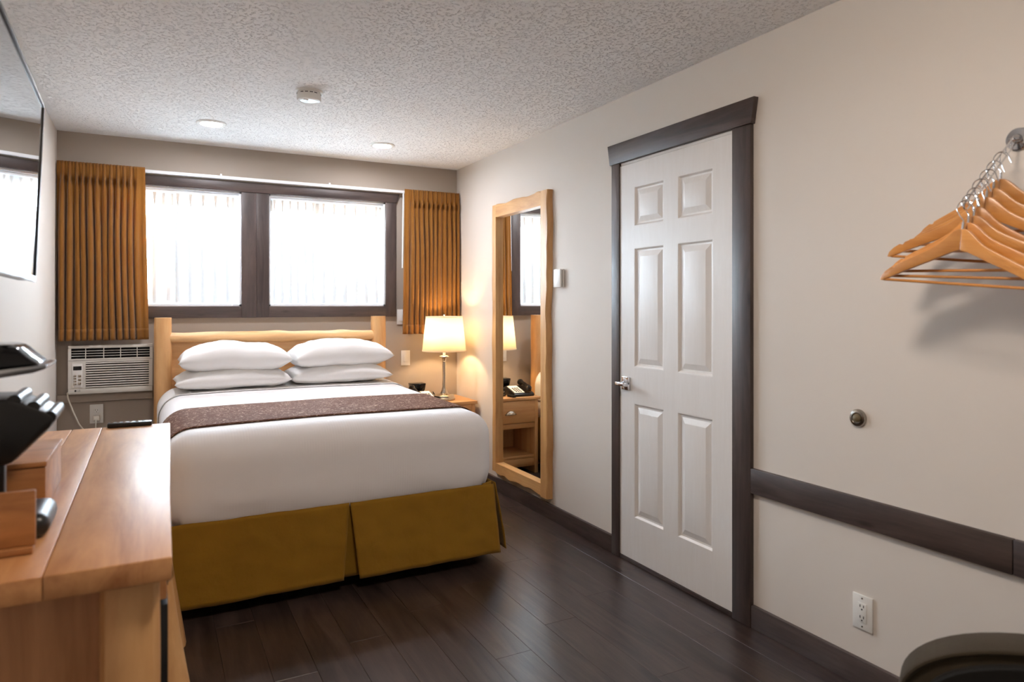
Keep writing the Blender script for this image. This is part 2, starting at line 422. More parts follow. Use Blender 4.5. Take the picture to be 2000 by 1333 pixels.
# baseboards and chair rail
BH = 0.094
struct('baseboard_right', G().box(R - 0.018, R, 2.992, D, 0.0005, BH, 0.002), M_trimy, 'dark stained baseboard between the back corner and the door', 'baseboard', (R, 4, 0))
struct('baseboard_right', G().box(R - 0.018, R, YF, 2.029, 0.0005, BH, 0.002), M_trimy, 'dark stained baseboard under the wall outlet and chair rail', 'baseboard', (R, 1, 0))
struct('baseboard_left', G().box(XL, XL + 0.018, YF, D, 0.0005, BH, 0.002), M_trimy, 'dark stained baseboard behind the dresser', 'baseboard', (XL, 1, 0))
struct('baseboard_back', G().box(XL + 0.02, R - 0.02, D - 0.018, D, 0.0005, BH, 0.002), M_trim, 'dark stained baseboard behind the bed', 'baseboard', (1, D, 0))
cr = thing('trim_1', 'dark stained chair rail running from the door casing', 'chair rail', (R, 1.5, 0.6), kind='structure')
part('rail_board', G().box(R - 0.02, R, 1.062, 2.029, 0.556, 0.658, 0.002), M_trimy, cr)
part('rail_board', G().box(R - 0.019, R, YF, 1.060, 0.556, 0.658, 0.002), M_trimy, cr)

# door casing
dc = thing('trim_2', 'dark stained casing around the white door', 'door casing', (R, 2.5, 0), kind='structure')
part('casing_board', G().box(R - 0.02, R, 2.924, 2.991, 0.0005, 2.080, 0.002), M_trimz, dc)
part('casing_board', G().box(R - 0.02, R, 2.030, 2.131, 0.0005, 2.080, 0.002), M_trimz, dc)
part('casing_header', G().prism([(3.000, 2.0802), (2.022, 2.0802), (2.004, 2.186), (3.018, 2.186)], 'x', R - 0.027, R, 0.002), M_trimy, dc)
part('door_gap_shade', G().box(R - 0.016, R, 2.1315, 2.9235, 0.0005, 0.020, 0.002), M_trimy, dc)  # dark strip put in for the shade in the gap beneath the door
# white six-panel door
DX = R - 0.0125
y0, y1, z0, z1 = 2.1315, 2.9235, 0.022, 2.063
dr = thing('door_1', 'white six-panel interior door with lever handle', 'door', (R, (y0 + y1) / 2, 0), kind='structure')
st = 0.118; pw = (y1 - y0 - 2 * st - 0.098) / 2
cols = [(y0 + st, y0 + st + pw), (y1 - st - pw, y1 - st)]
rows = [(0.24, 0.828), (1.013, 1.625), (1.736, 1.94)]
g = G()
g.box(DX, R, y0, cols[0][0], z0, z1); g.box(DX, R, cols[0][1], cols[1][0], z0, z1); g.box(DX, R, cols[1][1], y1, z0, z1)
zz = [z0] + [v for r in rows for v in r] + [z1]
for a, b in cols:
    for k in range(0, len(zz), 2): g.box(DX, R, a, b, zz[k], zz[k + 1])
part('door_slab', g, M_doorw, dr)
def panel(a, b, c, d):
    g = G(); rings = [(0, 0), (0.004, 0.0005), (0.012, 0.0100), (0.020, 0.0108), (0.045, 0.0025), (0.049, 0.0018)]
    vs = []; fs = []
    for ins, dep in rings:
        x = DX + dep
        vs += [(x, a + ins, c + ins), (x, b - ins, c + ins), (x, b - ins, d - ins), (x, a + ins, d - ins)]
    for i in range(len(rings) - 1):
        for k in range(4): fs.append((i * 4 + k, i * 4 + (k + 1) % 4, (i + 1) * 4 + (k + 1) % 4, (i + 1) * 4 + k)[::-1])
    m = (len(rings) - 1) * 4; fs.append((m + 3, m + 2, m + 1, m))
    return g.add(vs, fs)
for c, d in rows:
    for a, b in cols: part('panel', panel(a, b, c, d), M_doorw, dr, ang=10)
part('head_stop', G().box(R - 0.006, R, y0, y1, 2.0665, 2.0795), M_doorw, dr)
hy, hz = 2.866, 0.925
ros = part('handle_rose', G().box(DX - 0.010, DX, hy - 0.032, hy + 0.032, hz - 0.034, hz + 0.034, 0.002), M_chrome, dr, 'square chrome rose')
part('lever', G().lathe([(0.011, -0.052), (0.011, -0.009)], (DX, hy, hz), 16, 'x').box(DX - 0.062, DX - 0.046, hy - 0.070, hy + 0.022, hz - 0.009, hz + 0.009, 0.003), M_chrome, ros)

# ------------------------------------------------------------------ windows
YI = D - 0.02
hdr = None
for k, (a, b) in enumerate(WX):
    w = thing('window_%d' % (k + 1), ['white vinyl slider window behind the headboard, partly behind the left gold drape', 'white vinyl slider window nearest the lamp, in dark wood casing'][k], 'window', ((a + b) / 2, D, zb), kind='structure')
    cl, crr = (0.10, 0.0985) if k == 0 else (0.0855, 0.084)
    part('casing_board', G().box(a - cl, a, YI, D, 1.3255, 2.1265, 0.002), M_trimz, w) if k == 0 else part('casing_board', G().box(a - cl, a, YI, D, 1.2445, 2.1265, 0.002), M_trimz, w)
    part('casing_board', G().box(b, b + crr, YI, D, 1.2445, 2.1265, 0.002), M_trimz, w)
    part('casing_sill_board', G().box(a if k else a - cl, b, YI, D, 1.2445, 1.3250, 0.002), M_trim, w)
    # white jamb liner
    g = G(); y2 = D + T
    g.box(a, a + 0.012, D, y2, zb, zt).box(b - 0.012, b, D, y2, zb, zt).box(a, b, D, y2, zb, zb + 0.012).box(a, b, D, y2, zt - 0.012, zt)
    part('jamb_liner', g, M_vinyl, w)
    # two sliding sashes
    mid = (a + b) / 2 if k else a + 0.40
    for (s0, s1, sy) in ((a + 0.012, mid + 0.02, D + 0.085), (mid - 0.02, b - 0.012, D + 0.115)):
        f = 0.035; g = G()
        g.box(s0, s0 + f, sy, sy + 0.025, zb + 0.012, zt - 0.012, 0.003).box(s1 - f, s1, sy, sy + 0.025, zb + 0.012, zt - 0.012, 0.003)
        g.box(s0 + f, s1 - f, sy, sy + 0.025, zb + 0.012, zb + 0.05, 0.003).box(s0 + f, s1 - f, sy, sy + 0.025, zt - 0.05, zt - 0.012, 0.003)
        sh = part('sash', g, M_vinyl, w)
        part('pane', G().box(s0 + f - 0.003, s1 - f + 0.003, sy + 0.010, sy + 0.014, zb + 0.047, zt - 0.047), M_pane, sh)
    part('sheer_track', G().box(a + 0.013, b - 0.013, D + 0.02, D + 0.04, zt - 0.030, zt - 0.0125, 0.002), M_vinyl, w)
struct('trim_3', G().prism([(-0.40, 2.127), (1.684, 2.127), (1.706, 2.196), (-0.42, 2.196)], 'y', YI - 0.006, D, 0.002), M_trim, 'dark stained header board over both windows', 'window header', (0.65, D, 2.127))
# painted ledge board under the air conditioner
struct('trim_4', G().box(XL + 0.001, 0.003, D - 0.03, D, 0.715, 0.765, 0.003), M_taupe, 'taupe painted ledger strip under the air conditioner', 'trim', (-0.26, D, 0.715))

# sheer curtains (pinch pleated)
def sheer(x0, x1, npl, seed, label):
    ztp, zbt = zt - 0.031, zb + 0.02; L = x1 - x0
    def fn(u, v):
        zf = v; z = ztp + (zbt - ztp) * zf
        ph = u * npl; fr = ph - math.floor(ph)
        if zf < 0.13:      # header: flat with narrow pinches
            k = math.exp(-((fr - 0.5) / 0.10) ** 2); y = -0.016 * k
        else:
            q = min(1, (zf - 0.13) / 0.25)
            k = math.exp(-((fr - 0.5) / 0.10) ** 2)
            wv = 0.5 - 0.5 * cos(2 * pi * (ph + 0.08 * nz(u * 6 + seed, zf * 1.3)))
            y = -0.016 * k * (1 - q) + q * (-0.019 * wv - 0.004 * nz(u * 9 + seed, zf * 2.2, 2.0))
        return (x0 + L * u + 0.004 * nz(u * 5 + seed, zf * 2, 5.0) * zf, D + 0.050 + y, z)
    c = thing('sheer_curtain', label, 'curtain', ((x0 + x1) / 2, D + 0.05, zbt), 'white sheer curtains inside the window casings')
    part('voile', G().grid(npl * 18, 44, fn), M_sheer, c, ang=80)
    def hm(u, v):
        p = fn(u, 0.905 + v * 0.093); return (p[0], p[1] - 0.002, p[2])
    part('hem', G().grid(npl * 18, 4, hm), M_sheer, c, ang=80)
    def hd(u, v):
        p = fn(u, v * 0.125); return (p[0], p[1] - 0.002, p[2])
    part('header_tape', G().grid(npl * 18, 6, hd), M_sheer, c, ang=80)
    for k in range(npl):
        xc = x0 + L * (k + 0.5) / npl; w1 = min(0.011, L / npl * 0.16)
        o = part('pinch_pleat', G().prism([(xc - w1, ztp - 0.002), (xc + w1, ztp - 0.002), (xc + w1 * 0.75, ztp - 0.05), (xc + 0.002, ztp - 0.098), (xc - 0.002, ztp - 0.098), (xc - w1 * 0.75, ztp - 0.05)], 'y', D + 0.024, D + 0.030, 0.001), M_pleat, c)
        fw = min(0.019, L / npl * 0.26); sh_ = 0.010 * nz(k * 3.7 + seed, 1.1)
        def fd(u, v, xc=xc, fw=fw, sh_=sh_, k=k):
            z = ztp - 0.092 + (zbt - ztp + 0.092) * v
            w = 0.003 + (fw - 0.003) * min(1, v / 0.25) * (1 + 0.25 * nz(k + seed, v * 2))
            a = pi * u; return (xc + sh_ * v - w * cos(a), D + 0.030 - (0.004 + 0.010 * min(1, v * 3)) * sin(a), z)
        part('fold', G().grid(10, 16, fd), M_fold, c, ang=80)
    for xe in (x0 + 0.006, x1 - 0.006):
        part('side_tab', G().box(xe - 0.010, xe + 0.010, D + 0.044, D + 0.0455, ztp - 0.085, ztp - 0.004), M_pleat, c)
sheer(-0.285, 0.075, 3, 1.0, 'narrow white sheer curtain beside the left gold drape, left of the cord gap')
sheer(0.115, 0.510, 5, 4.0, 'white sheer curtain with five wide pleats in the window nearest the air conditioner')
sheer(0.756, 1.085, 6, 9.0, 'white sheer curtain with tight pleats, left half of the window nearest the lamp')
sheer(1.092, 1.575, 6, 14.0, 'white sheer curtain with wide pleats, right half of the window nearest the lamp')
# sheer pull cord
g = G().tube([(0.094, D + 0.03, zt - 0.035), (0.094, D + 0.03, 1.78), (0.093, D + 0.03, 1.45)], 0.004, 8).tube([(0.106, D + 0.032, zt - 0.035), (0.107, D + 0.032, 1.40)], 0.003, 8)
g.box(0.085, 0.112, D + 0.02, D + 0.036, 1.36, 1.46, 0.004)
solo('blind_cord', g, M_vinyl, 'white pull cord with tensioner hanging in the gap between sheers', 'cord', (0.1, D + 0.03, 1.36))

# gold drapes
def drape(x0, x1, nf, seed, label, flat_side):
    ztp, zbt = 2.232, 1.108; L = x1 - x0; yc = D - 0.082
    def fn(u, v):
        z = ztp + (zbt - ztp) * v
        su = u
        flat = 0.0
        if flat_side == 'R': flat = max(0, min(1, (u - 0.86) / 0.05))
        elif flat_side == 'L': flat = max(0, min(1, (0.14 - u) / 0.05))
        hd = 0.10
        q = max(0, min(1, (v - hd) / 0.3))
        ph = su * nf + (0.10 + 0.28 * q) * nz(u * 5 + seed, v * 0.9) + 0.18 * nz(u * 11 + seed, 0.4)
        w = sin(2 * pi * ph); w = math.copysign(abs(w) ** 0.7, w)
        var = 0.75 + 0.5 * nz(u * nf * 0.55 + seed, v * 0.7, 6.0)
        if v < hd:
            k = v / hd
            w2 = sin(4 * pi * su * nf + 1.0)
            y = 0.006 * w * (0.4 + k) + 0.004 * w2 * (1 - 0.5 * k)
        else:
            y = (0.010 + 0.020 * q) * w * var
        y = y * (1 - 0.85 * flat) + 0.008 * nz(u * 7 + seed, v * 1.5, 3.0) * v
        pin = math.exp(-((v - hd) / 0.018) ** 2)
        y += pin * (0.018 - 0.034 * max(0, -w)) * (1 - flat)
        dx = 0.007 * cos(2 * pi * ph) * q * (1 - flat)
        spread = 1.0 + (0.045 * v if flat_side == 'R' else 0.0)
        x = x0 + L * u * spread + dx
        if flat_side == 'L': x = x1 - (x1 - x0) * (1 - u) * (1 + 0.04 * v) + dx
        x = max(XL + 0.004, min(R - 0.004, x))
        return (x, yc + y, z + 0.003 * nz(u * 10, seed) * v)
    c = thing('drape', label, 'curtain', ((x0 + x1) / 2, yc, zbt), 'gold drapes on either side of the windows')
    o = part('cloth', G().grid(nf * 20, 70, fn), M_gold, c, ang=80)
    md = o.modifiers.new('thickness', 'SOLIDIFY'); md.thickness = 0.003; md.offset = 1
    # stitched bottom hem as a second layer
    def hm(u, v):
        p = fn(u, 0.935 + 0.064 * v); return (p[0], p[1] - 0.0045, p[2])
    o = part('hem', G().grid(nf * 20, 4, hm), M_gold, c, ang=80)
    md = o.modifiers.new('thickness', 'SOLIDIFY'); md.thickness = 0.002; md.offset = 1
drape(-0.522, -0.040, 13, 2.0, 'gold pleated drape above the air conditioner', 'R')
drape(1.730, 2.190, 12, 8.0, 'gold pleated drape above the table lamp', 'L')
ct = thing('curtain_track', 'white metal curtain track above the window header', 'curtain track', (0.85, D, 2.205))
part('rail', G().box(XL + 0.01, R - 0.012, D - 0.060, D - 0.030, 2.203, 2.223, 0.002), M_vinyl, ct)
for x in (-0.3, 0.42, 1.16, 1.95):
    part('bracket', G().box(x - 0.006, x + 0.006, D - 0.055, D, 2.2235, 2.236, 0.001), M_vinyl, ct)
solo('curtain_wand', G().tube([(1.722, D - 0.07, 2.20), (1.715, D - 0.068, 1.62)], 0.0055, 10), M_vinyl, 'thin white draw wand hanging beside the right gold drape', 'curtain wand', (1.715, D - 0.07, 1.62))

# ------------------------------------------------------------------ ceiling fittings
def downlight(x, y, lens, label, r=0.085):
    t = thing('recessed_light', label, 'ceiling light', (x, y, H - 0.012), 'recessed ceiling lights')
    part('trim_ring', G().lathe([(r, 0.0), (r, -0.004), (r - 0.006, -0.009), (r - 0.022, -0.009), (r - 0.026, -0.003), (r - 0.026, 0.0)], (x, y, H), 40, cap=False), M_white, t)
    part('lens', G().lathe([(r - 0.026, -0.0025), (0.001, -0.0045)], (x, y, H), 40, cap=False), lens, t, 'glowing round lens')
downlight(0.317, 4.50, M_lens, 'round recessed ceiling light above the left side of the bed')
downlight(1.40, 4.57, M_lens, 'round recessed ceiling light nearest the bedside lamp')
dx_, dy_ = 0.72, 0.98
t = thing('ceiling_lamp', 'round glass dome ceiling lamp at the camera end of the room', 'ceiling light', (dx_, dy_, H - 0.1))
part('pan', G().lathe([(0.18, 0.0), (0.18, -0.022), (0.172, -0.026)], (dx_, dy_, H), 48, cap=False), M_nickel, t)
part('dome', G().lathe([(0.170, -0.022), (0.160, -0.050), (0.135, -0.075), (0.09, -0.093), (0.04, -0.101), (0.001, -0.102)], (dx_, dy_, H), 48, cap=False), M_lensf, t, 'glowing frosted dome')
sx, sy = 0.715, 3.60
t = thing('smoke_detector', 'round white smoke detector on the ceiling', 'smoke detector', (sx, sy, H - 0.05))
part('base_plate', G().lathe([(0.070, 0.0), (0.070, -0.008), (0.067, -0.010), (0.0, -0.010)], (sx, sy, H), 40, cap=False), M_white, t)
bd = part('housing', G().lathe([(0.0605, -0.009), (0.0605, -0.042), (0.056, -0.049), (0.046, -0.052), (0.044, -0.050), (0.03, -0.0505), (0.0, -0.051)], (sx, sy, H), 40, cap=False), M_white, t)
for k in range(16):
    if k % 5 == 4: continue
    a = 2 * pi * k / 16; g = G(); m = 4
    for q in range(2): pass
    vs = []
    for (aa, zz_) in ((a - 0.13, -0.016), (a + 0.13, -0.016), (a + 0.13, -0.020), (a - 0.13, -0.020)):
        vs.append((sx + 0.0612 * cos(aa), sy + 0.0612 * sin(aa), H + zz_))
    vs += [(sx + 0.0595 * cos(aa), sy + 0.0595 * sin(aa), H + zz_) for (aa, zz_) in ((a - 0.13, -0.016), (a + 0.13, -0.016), (a + 0.13, -0.020), (a - 0.13, -0.020))]
    g.add(vs, [(0, 1, 2, 3), (7, 6, 5, 4), (0, 4, 5, 1), (1, 5, 6, 2), (2, 6, 7, 3), (3, 7, 4, 0)])
    part('vent_slot', g, M_ink, bd)
part('test_button', G().lathe([(0.012, -0.050), (0.012, -0.053), (0.010, -0.054), (0.0, -0.054)], (sx - 0.02, sy - 0.02, H), 20, cap=False), M_white, bd)

# ================================================================== bed
BX0, BX1, BY0, BY1 = 0.035, 1.575, 3.15, 4.98
bed = thing('bed', 'log-framed queen bed with white ribbed coverlet and mustard skirt', 'bed', (0.80, 4.1, 0))
# headboard
hy0 = 5.0
for (px0, px1, sd) in ((0.008, 0.118, 1.0), (1.447, 1.558, 5.0)):
    part('headboard_post', G().log(((px0 + px1) / 2, hy0, 0.002), ((px0 + px1) / 2, hy0, 1.250), 0.0535, 0.0525, 28, 30, 0.08, sd, 0.35), M_maplez, bed)
part('headboard_rail', G().log((0.095, hy0 - 0.005, 1.117), (1.468, hy0 - 0.005, 1.112), 0.037, 0.034, 24, 60, 0.16, 3.0, 0.0, ((0.5, pi * 0.5, 0.25), (0.82, pi * 0.5, 0.2), (0.52, pi * 1.5, 0.2))), M_maple, bed)
part('headboard_panel', G().box(0.10, 1.46, hy0 + 0.005, hy0 + 0.03, 0.35, 1.10, 0.002), M_maple, bed)
part('box_spring', G().box(BX0 + 0.02, BX1 - 0.02, BY0 + 0.035, BY1 - 0.04, 0.17, 0.33, 0.015), plain('box_spring_grey', '#4a4642', 0.9), bed)
for lx in (0.15, 1.45):
    for ly in (3.45, 4.75): part('leg', G().box(lx - 0.03, lx + 0.03, ly - 0.03, ly + 0.03, 0.001, 0.171, 0.003), M_black, bed)
# coverlet over the mattress
MC = ((BX0 + BX1) / 2, (BY0 + BY1) / 2, 0.5365); MH = ((BX1 - BX0) / 2, (BY1 - BY0) / 2, 0.2365); MR = 0.125
def cov(p):
    x, y, z = p
    w = 0.0
    if z < 0.62:    # soft creases low on the hanging sides
        k = min(1, (0.62 - z) / 0.18)
        w = 0.007 * k * nz(x * 3.0 + y * 2.0, z * 9.0, 1.0) + 0.0045 * k * nz(x * 9 + y * 7, z * 22, 4.0)
        tuck = max(0, (0.50 - z) / 0.10); s = 0.022 * min(2.0, tuck * tuck)
        if y < MC[1] - MH[1] + 0.06: y = y + s
        if x > MC[0] + MH[0] - 0.06: x = x - s
        if x < MC[0] - MH[0] + 0.06: x = x + s
    top = 0.004 * nz(x * 2.2, y * 2.2, 7.0) if z > 0.70 else 0
    # the head end sits a touch higher than the foot, the middle is slightly crowned
    if z > 0.60: top += 0.022 * (y - 3.15) / 1.8 + 0.012 * (1 - ((x - MC[0]) / MH[0]) ** 2)
    return Vector((x, y - w, z + top))
part('coverlet', G().rbox(MC, MH, MR, 0.02, cov), M_duvet, bed, ang=180)
# cloth bands that follow the coverlet: profile across the bed
def over_bed(u, off, drop):
    # arc-length across the top and down both sides; returns x,z before crowning
    top, r = MC[2] + MH[2], MR
    xl, xr = BX0, BX1
    segs = [('v', drop), ('a', pi * r / 2), ('h', (xr - xl) - 2 * r), ('a2', pi * r / 2), ('v2', drop)]
    L = sum(s[1] for s in segs); s = u * L
    if s < segs[0][1]: return xl - off, top - r - drop + s
    s -= segs[0][1]
    if s < segs[1][1]:
        t = s / r; return xl + r - (r + off) * cos(t), top - r + (r + off) * sin(t)
    s -= segs[1][1]
    if s < segs[2][1]: return xl + r + s, top + off
    s -= segs[2][1]
    if s < segs[3][1]:
        t = s / r; return xr - r + (r + off) * sin(t), top - r + (r + off) * cos(t)
    s -= segs[3][1]
    return xr + off, top - r - s
def band(ya, yb, off, drop, skew=0.0, wav=0.0):
    def fn(u, v):
        x, z = over_bed(u, off, drop); y = ya + (yb - ya) * v + skew * (u - 0.5) + wav * nz(u * 4, v * 2, 3.3)
        q = cov(Vector((x, y, z)))
        return (q.x, y, q.z)
    return G().grid(120, 20, fn)
o = part('sheet_fold', band(4.50, 4.90, 0.004, 0.10), M_pillow, bed, ang=180)
md = o.modifiers.new('thickness', 'SOLIDIFY'); md.thickness = 0.004; md.offset = 1
rn = solo('bed_runner', band(3.37, 3.93, 0.004, 0.22, skew=0.03), M_runner, 'brown patterned bed runner laid across the foot of the bed', 'bed runner', (0.80, 3.65, 0.78), ang=180)
md = rn.modifiers.new('thickness', 'SOLIDIFY'); md.thickness = 0.004; md.offset = 1
# skirt panels
ST, SB = 0.412, 0.062
def cloth_panel(p0, p1, q0, q1, seed, amp=0.010):
    # top edge p0-p1 (x,y), bottom edge q0-q1; normal waves grow to the hem
    def fn(u, v):
        ax, ay = p0[0] + (p1[0] - p0[0]) * u, p0[1] + (p1[1] - p0[1]) * u
        bx, by = q0[0] + (q1[0] - q0[0]) * u, q0[1] + (q1[1] - q0[1]) * u
        dx, dy = p1[0] - p0[0], p1[1] - p0[1]; L = sqrt(dx * dx + dy * dy); nx, ny = dy / L, -dx / L
        w = amp * v * nz(u * L * 5 + seed, v * 1.2) + 0.005 * nz(u * L * 14 + seed, v * 6, 4.0)
        return (ax + (bx - ax) * v + nx * w, ay + (by - ay) * v + ny * w, ST + (SB - ST) * v + 0.004 * nz(u * L * 6, seed))
    return G().grid(60, 18, fn)
fy = BY0 + 0.012; xm = 0.812
for (nm, a) in (('skirt_panel', ((BX0 + 0.0, fy), (xm, fy), (BX0 - 0.015, fy - 0.03), (xm - 0.030, fy - 0.02), 1.0)),
                ('skirt_panel', ((xm + 0.003, fy - 0.003), (BX1 - 0.015, fy), (xm + 0.040, fy - 0.035), (BX1 + 0.012, fy - 0.030), 6.0)),
                ('skirt_panel', ((BX1, fy + 0.012), (BX1, BY1 - 0.05), (BX1 + 0.062, fy + 0.0), (BX1 + 0.025, BY1 - 0.05), 11.0)),
                ('skirt_panel', ((BX0, BY1 - 0.05), (BX0, fy + 0.012), (BX0 - 0.012, BY1 - 0.05), (BX0 - 0.012, fy + 0.02), 15.0)),
                ('skirt_pleat', ((xm - 0.06, fy + 0.018), (xm + 0.07, fy + 0.018), (xm - 0.07, fy + 0.015), (xm + 0.09, fy + 0.015), 3.0)),
                ('skirt_pleat', ((BX1 - 0.07, fy + 0.018), (BX1 - 0.008, fy + 0.05), (BX1 - 0.06, fy + 0.012), (BX1 + 0.02, fy + 0.05), 3.5))):
    o = part(nm, cloth_panel(*a), M_skirt, bed, ang=180)
    md = o.modifiers.new('thickness', 'SOLIDIFY'); md.thickness = 0.003; md.offset = 0
# pillows
def pillow(cx, cy, cz, w, d, h, seed, label, sag=0.0, rz=0.0, tiltx=0.0):
    g = G(); nu, nv = 48, 32
    def surf(sgn):
        def fn(u, v):
            a, b = 2 * u - 1, 2 * v - 1
            t = (max(0, 1 - abs(a) ** 3.0) * max(0, 1 - abs(b) ** 2.6)) ** 0.45
            # corners pinch outward into points, the sides draw in
            px = w / 2 * a * (1 - 0.05 * (1 - abs(a)) - 0.045 * (1 - b * b) * abs(a) ** 3)
            py = d / 2 * b * (1 - 0.06 * (1 - a * a) * abs(b) ** 3)
            wr = 0.014 * nz(a * 2.3 + seed, b * 2.3, sgn) + 0.008 * nz(a * 7 + seed, b * 5, sgn * 3) * (0.4 + abs(a))
            hh = h / 2 * t + wr * t
            if sgn < 0: hh = min(hh * 0.9, h * 0.42)
            z = sgn * hh + 0.010 * nz(a * 1.5 + seed, 9.0) + sag * (abs(a) ** 2)
            return (px, py, z)
        return fn
    g.grid(nu, nv, surf(1)); k = len(g.f)
    g2 = G().grid(nu, nv, surf(-1)); g.add(g2.v, [f[::-1] for f in g2.f])
    bm = bmesh.new(); bv = [bm.verts.new(v) for v in g.v]
    for f in g.f: bm.faces.new([bv[i] for i in f])
    bmesh.ops.remove_doubles(bm, verts=bm.verts[:], dist=0.0008)
    Mx = Matrix.Rotation(rz, 4, 'Z') @ Matrix.Rotation(tiltx, 4, 'X')
    bmesh.ops.transform(bm, matrix=Matrix.Translation((cx, cy, cz)) @ Mx, verts=bm.verts[:])
    return solo('pillow', G().bm(bm), M_pillow, label, 'pillow', (cx, cy, cz - h / 2), 'white pillows stacked on the bed', ang=180)
PZ = 0.800
pillow(0.455, 4.715, PZ + 0.070, 0.68, 0.43, 0.150, 1.0, 'lower white pillow of the stack nearest the air conditioner', -0.012)
pillow(1.125, 4.725, PZ + 0.072, 0.67, 0.43, 0.145, 5.0, 'lower white pillow of the stack nearest the bedside lamp', -0.012)
pillow(0.470, 4.730, PZ + 0.198, 0.66, 0.44, 0.205, 9.0, 'upper white pillow of the stack nearest the air conditioner', -0.020, radians(-1))
pillow(1.140, 4.740, PZ + 0.198, 0.66, 0.44, 0.205, 13.0, 'upper white pillow of the stack nearest the bedside lamp', -0.016, radians(2))

# ================================================================== nightstand and what stands on it
NX0, NX1, NY0, NY1, NZ = 1.665, 2.165, 4.70, 5.10, 0.61
ns = thing('nightstand', 'maple nightstand with one drawer and an open shelf', 'nightstand', ((NX0 + NX1) / 2, 4.9, 0))
part('top', G().box(NX0 - 0.012, NX1 + 0.012, NY0 - 0.015, NY1, NZ - 0.024, NZ, 0.003), M_maple, ns)
for x in (NX0, NX1 - 0.03): part('side_panel', G().box(x, x + 0.03, NY0 + 0.005, NY1 - 0.01, 0.001, NZ - 0.0245, 0.002), M_maplez, ns)
part('back_panel', G().box(NX0 + 0.0305, NX1 - 0.0305, NY1 - 0.03, NY1 - 0.015, 0.10, NZ - 0.0245), M_maplez, ns)
part('shelf', G().box(NX0 + 0.0305, NX1 - 0.0305, NY0 + 0.01, NY1 - 0.031, 0.125, 0.147, 0.002), M_maple, ns)
part('kick_rail', G().box(NX0 + 0.0305, NX1 - 0.0305, NY0 + 0.012, NY0 + 0.03, 0.06, 0.124, 0.002), M_maple, ns)
part('divider_rail', G().box(NX0 + 0.0305, NX1 - 0.0305, NY0 + 0.006, NY1 - 0.031, 0.365, 0.405, 0.002), M_maple, ns)
dw = part('drawer', G().box(NX0 + 0.033, NX1 - 0.033, NY0 - 0.004, NY0 + 0.018, 0.409, NZ - 0.027, 0.003), M_maple, ns)
def cup_pull(c, wid, hgt, dep, direction):
    # half-dome cup pull on a face, bulging along -y or +x
    def fn(u, v):
        th = pi * u; ph = v * pi / 2
        a = cos(th) * wid / 2 * (0.25 + 0.75 * cos(ph) ** 0.7) if False else cos(th) * wid / 2 * cos(ph)
        z = sin(th) * hgt * cos(ph); o = dep * sin(ph)
        return (c[0] + a, c[1] - o, c[2] + z) if direction == 'y' else (c[0] + o, c[1] + a, c[2] + z)
    g = G().grid(20, 8, fn)
    if direction == 'y': g.box(c[0] - wid / 2 - 0.006, c[0] + wid / 2 + 0.006, c[1] - 0.002, c[1] + 0.0005, c[2] - 0.004, c[2] + 0.006)
    else: g.box(c[0] - 0.0005, c[0] + 0.002, c[1] - wid / 2 - 0.006, c[1] + wid / 2 + 0.006, c[2] - 0.004, c[2] + 0.006)
    return g
part('cup_pull', cup_pull(((NX0 + NX1) / 2, NY0 - 0.0045, 0.480), 0.085, 0.030, 0.024, 'y'), M_nickel, dw, 'nickel cup pull', ang=80)
# lamp
lx, ly = 1.972, 4.850
lp = thing('table_lamp', 'lit table lamp with white drum shade and nickel column', 'lamp', (lx, ly, NZ))
part('base', G().lathe([(0.0, 0.0005), (0.083, 0.0005), (0.085, 0.006), (0.083, 0.017), (0.078, 0.020), (0.076, 0.034), (0.070, 0.040), (0.040, 0.046), (0.030, 0.052)], (lx, ly, NZ), 40, cap=False), M_nickel, lp)
part('column', G().lathe([(0.030, 0.051), (0.022, 0.068), (0.016, 0.088), (0.0155, 0.095), (0.013, 0.097), (0.0125, 0.285), (0.015, 0.288), (0.015, 0.294), (0.013, 0.297), (0.020, 0.318), (0.036, 0.326), (0.038, 0.332), (0.030, 0.338), (0.009, 0.340)], (lx, ly, NZ), 32, cap=False), M_nickel, lp)
part('socket', G().lathe([(0.010, 0.339), (0.010, 0.385), (0.016, 0.390), (0.016, 0.43), (0.0, 0.431)], (lx, ly, NZ), 20, cap=False), M_white, lp)
sz0, sz1 = 0.372, 0.637
sh = part('shade', G().lathe([(0.167, sz0), (0.1395, sz1)], (lx, ly, NZ), 64, cap=False), M_shade, lp, 'glowing white fabric shade')
sh.modifiers.new('thickness', 'SOLIDIFY').thickness = 0.0016
for (r_, z_) in ((0.1685, sz0), (0.141, sz1)):
    part('shade_band', G().lathe([(r_, z_ - 0.0), (r_, z_ + (0.008 if z_ == sz0 else -0.008))], (lx, ly, NZ), 64, cap=False), M_shade, sh)
g = G()
for k in range(3):
    a = 2 * pi * k / 3; g.tube([(lx, ly, NZ + sz1 - 0.004), (lx + 0.139 * cos(a), ly + 0.139 * sin(a), NZ + sz1 - 0.006)], 0.0018, 6)
for s_ in (-1, 1):
    g.tube([(lx + s_ * 0.012, ly, NZ + 0.40), (lx + s_ * 0.05, ly, NZ + 0.47), (lx + s_ * 0.05, ly, NZ + 0.55), (lx, ly, NZ + sz1 - 0.002)], 0.0018, 6)
part('harp', g, M_nickel, lp)
part('finial', G().lathe([(0.004, sz1 - 0.004), (0.004, sz1 + 0.004), (0.009, sz1 + 0.009), (0.007, sz1 + 0.017), (0.0, sz1 + 0.020)], (lx, ly, NZ), 16, cap=False), M_nickel, lp)
ld = bpy.data.lights.new('bulb_light', 'POINT'); ld.energy = LAMP_W; ld.color = (1.0, 0.68, 0.36); ld.shadow_soft_size = 0.03
lo = bpy.data.objects.new('bulb_light', ld); COL.objects.link(lo); lo.parent = lp; lo.location = (0, 0, 0.50)
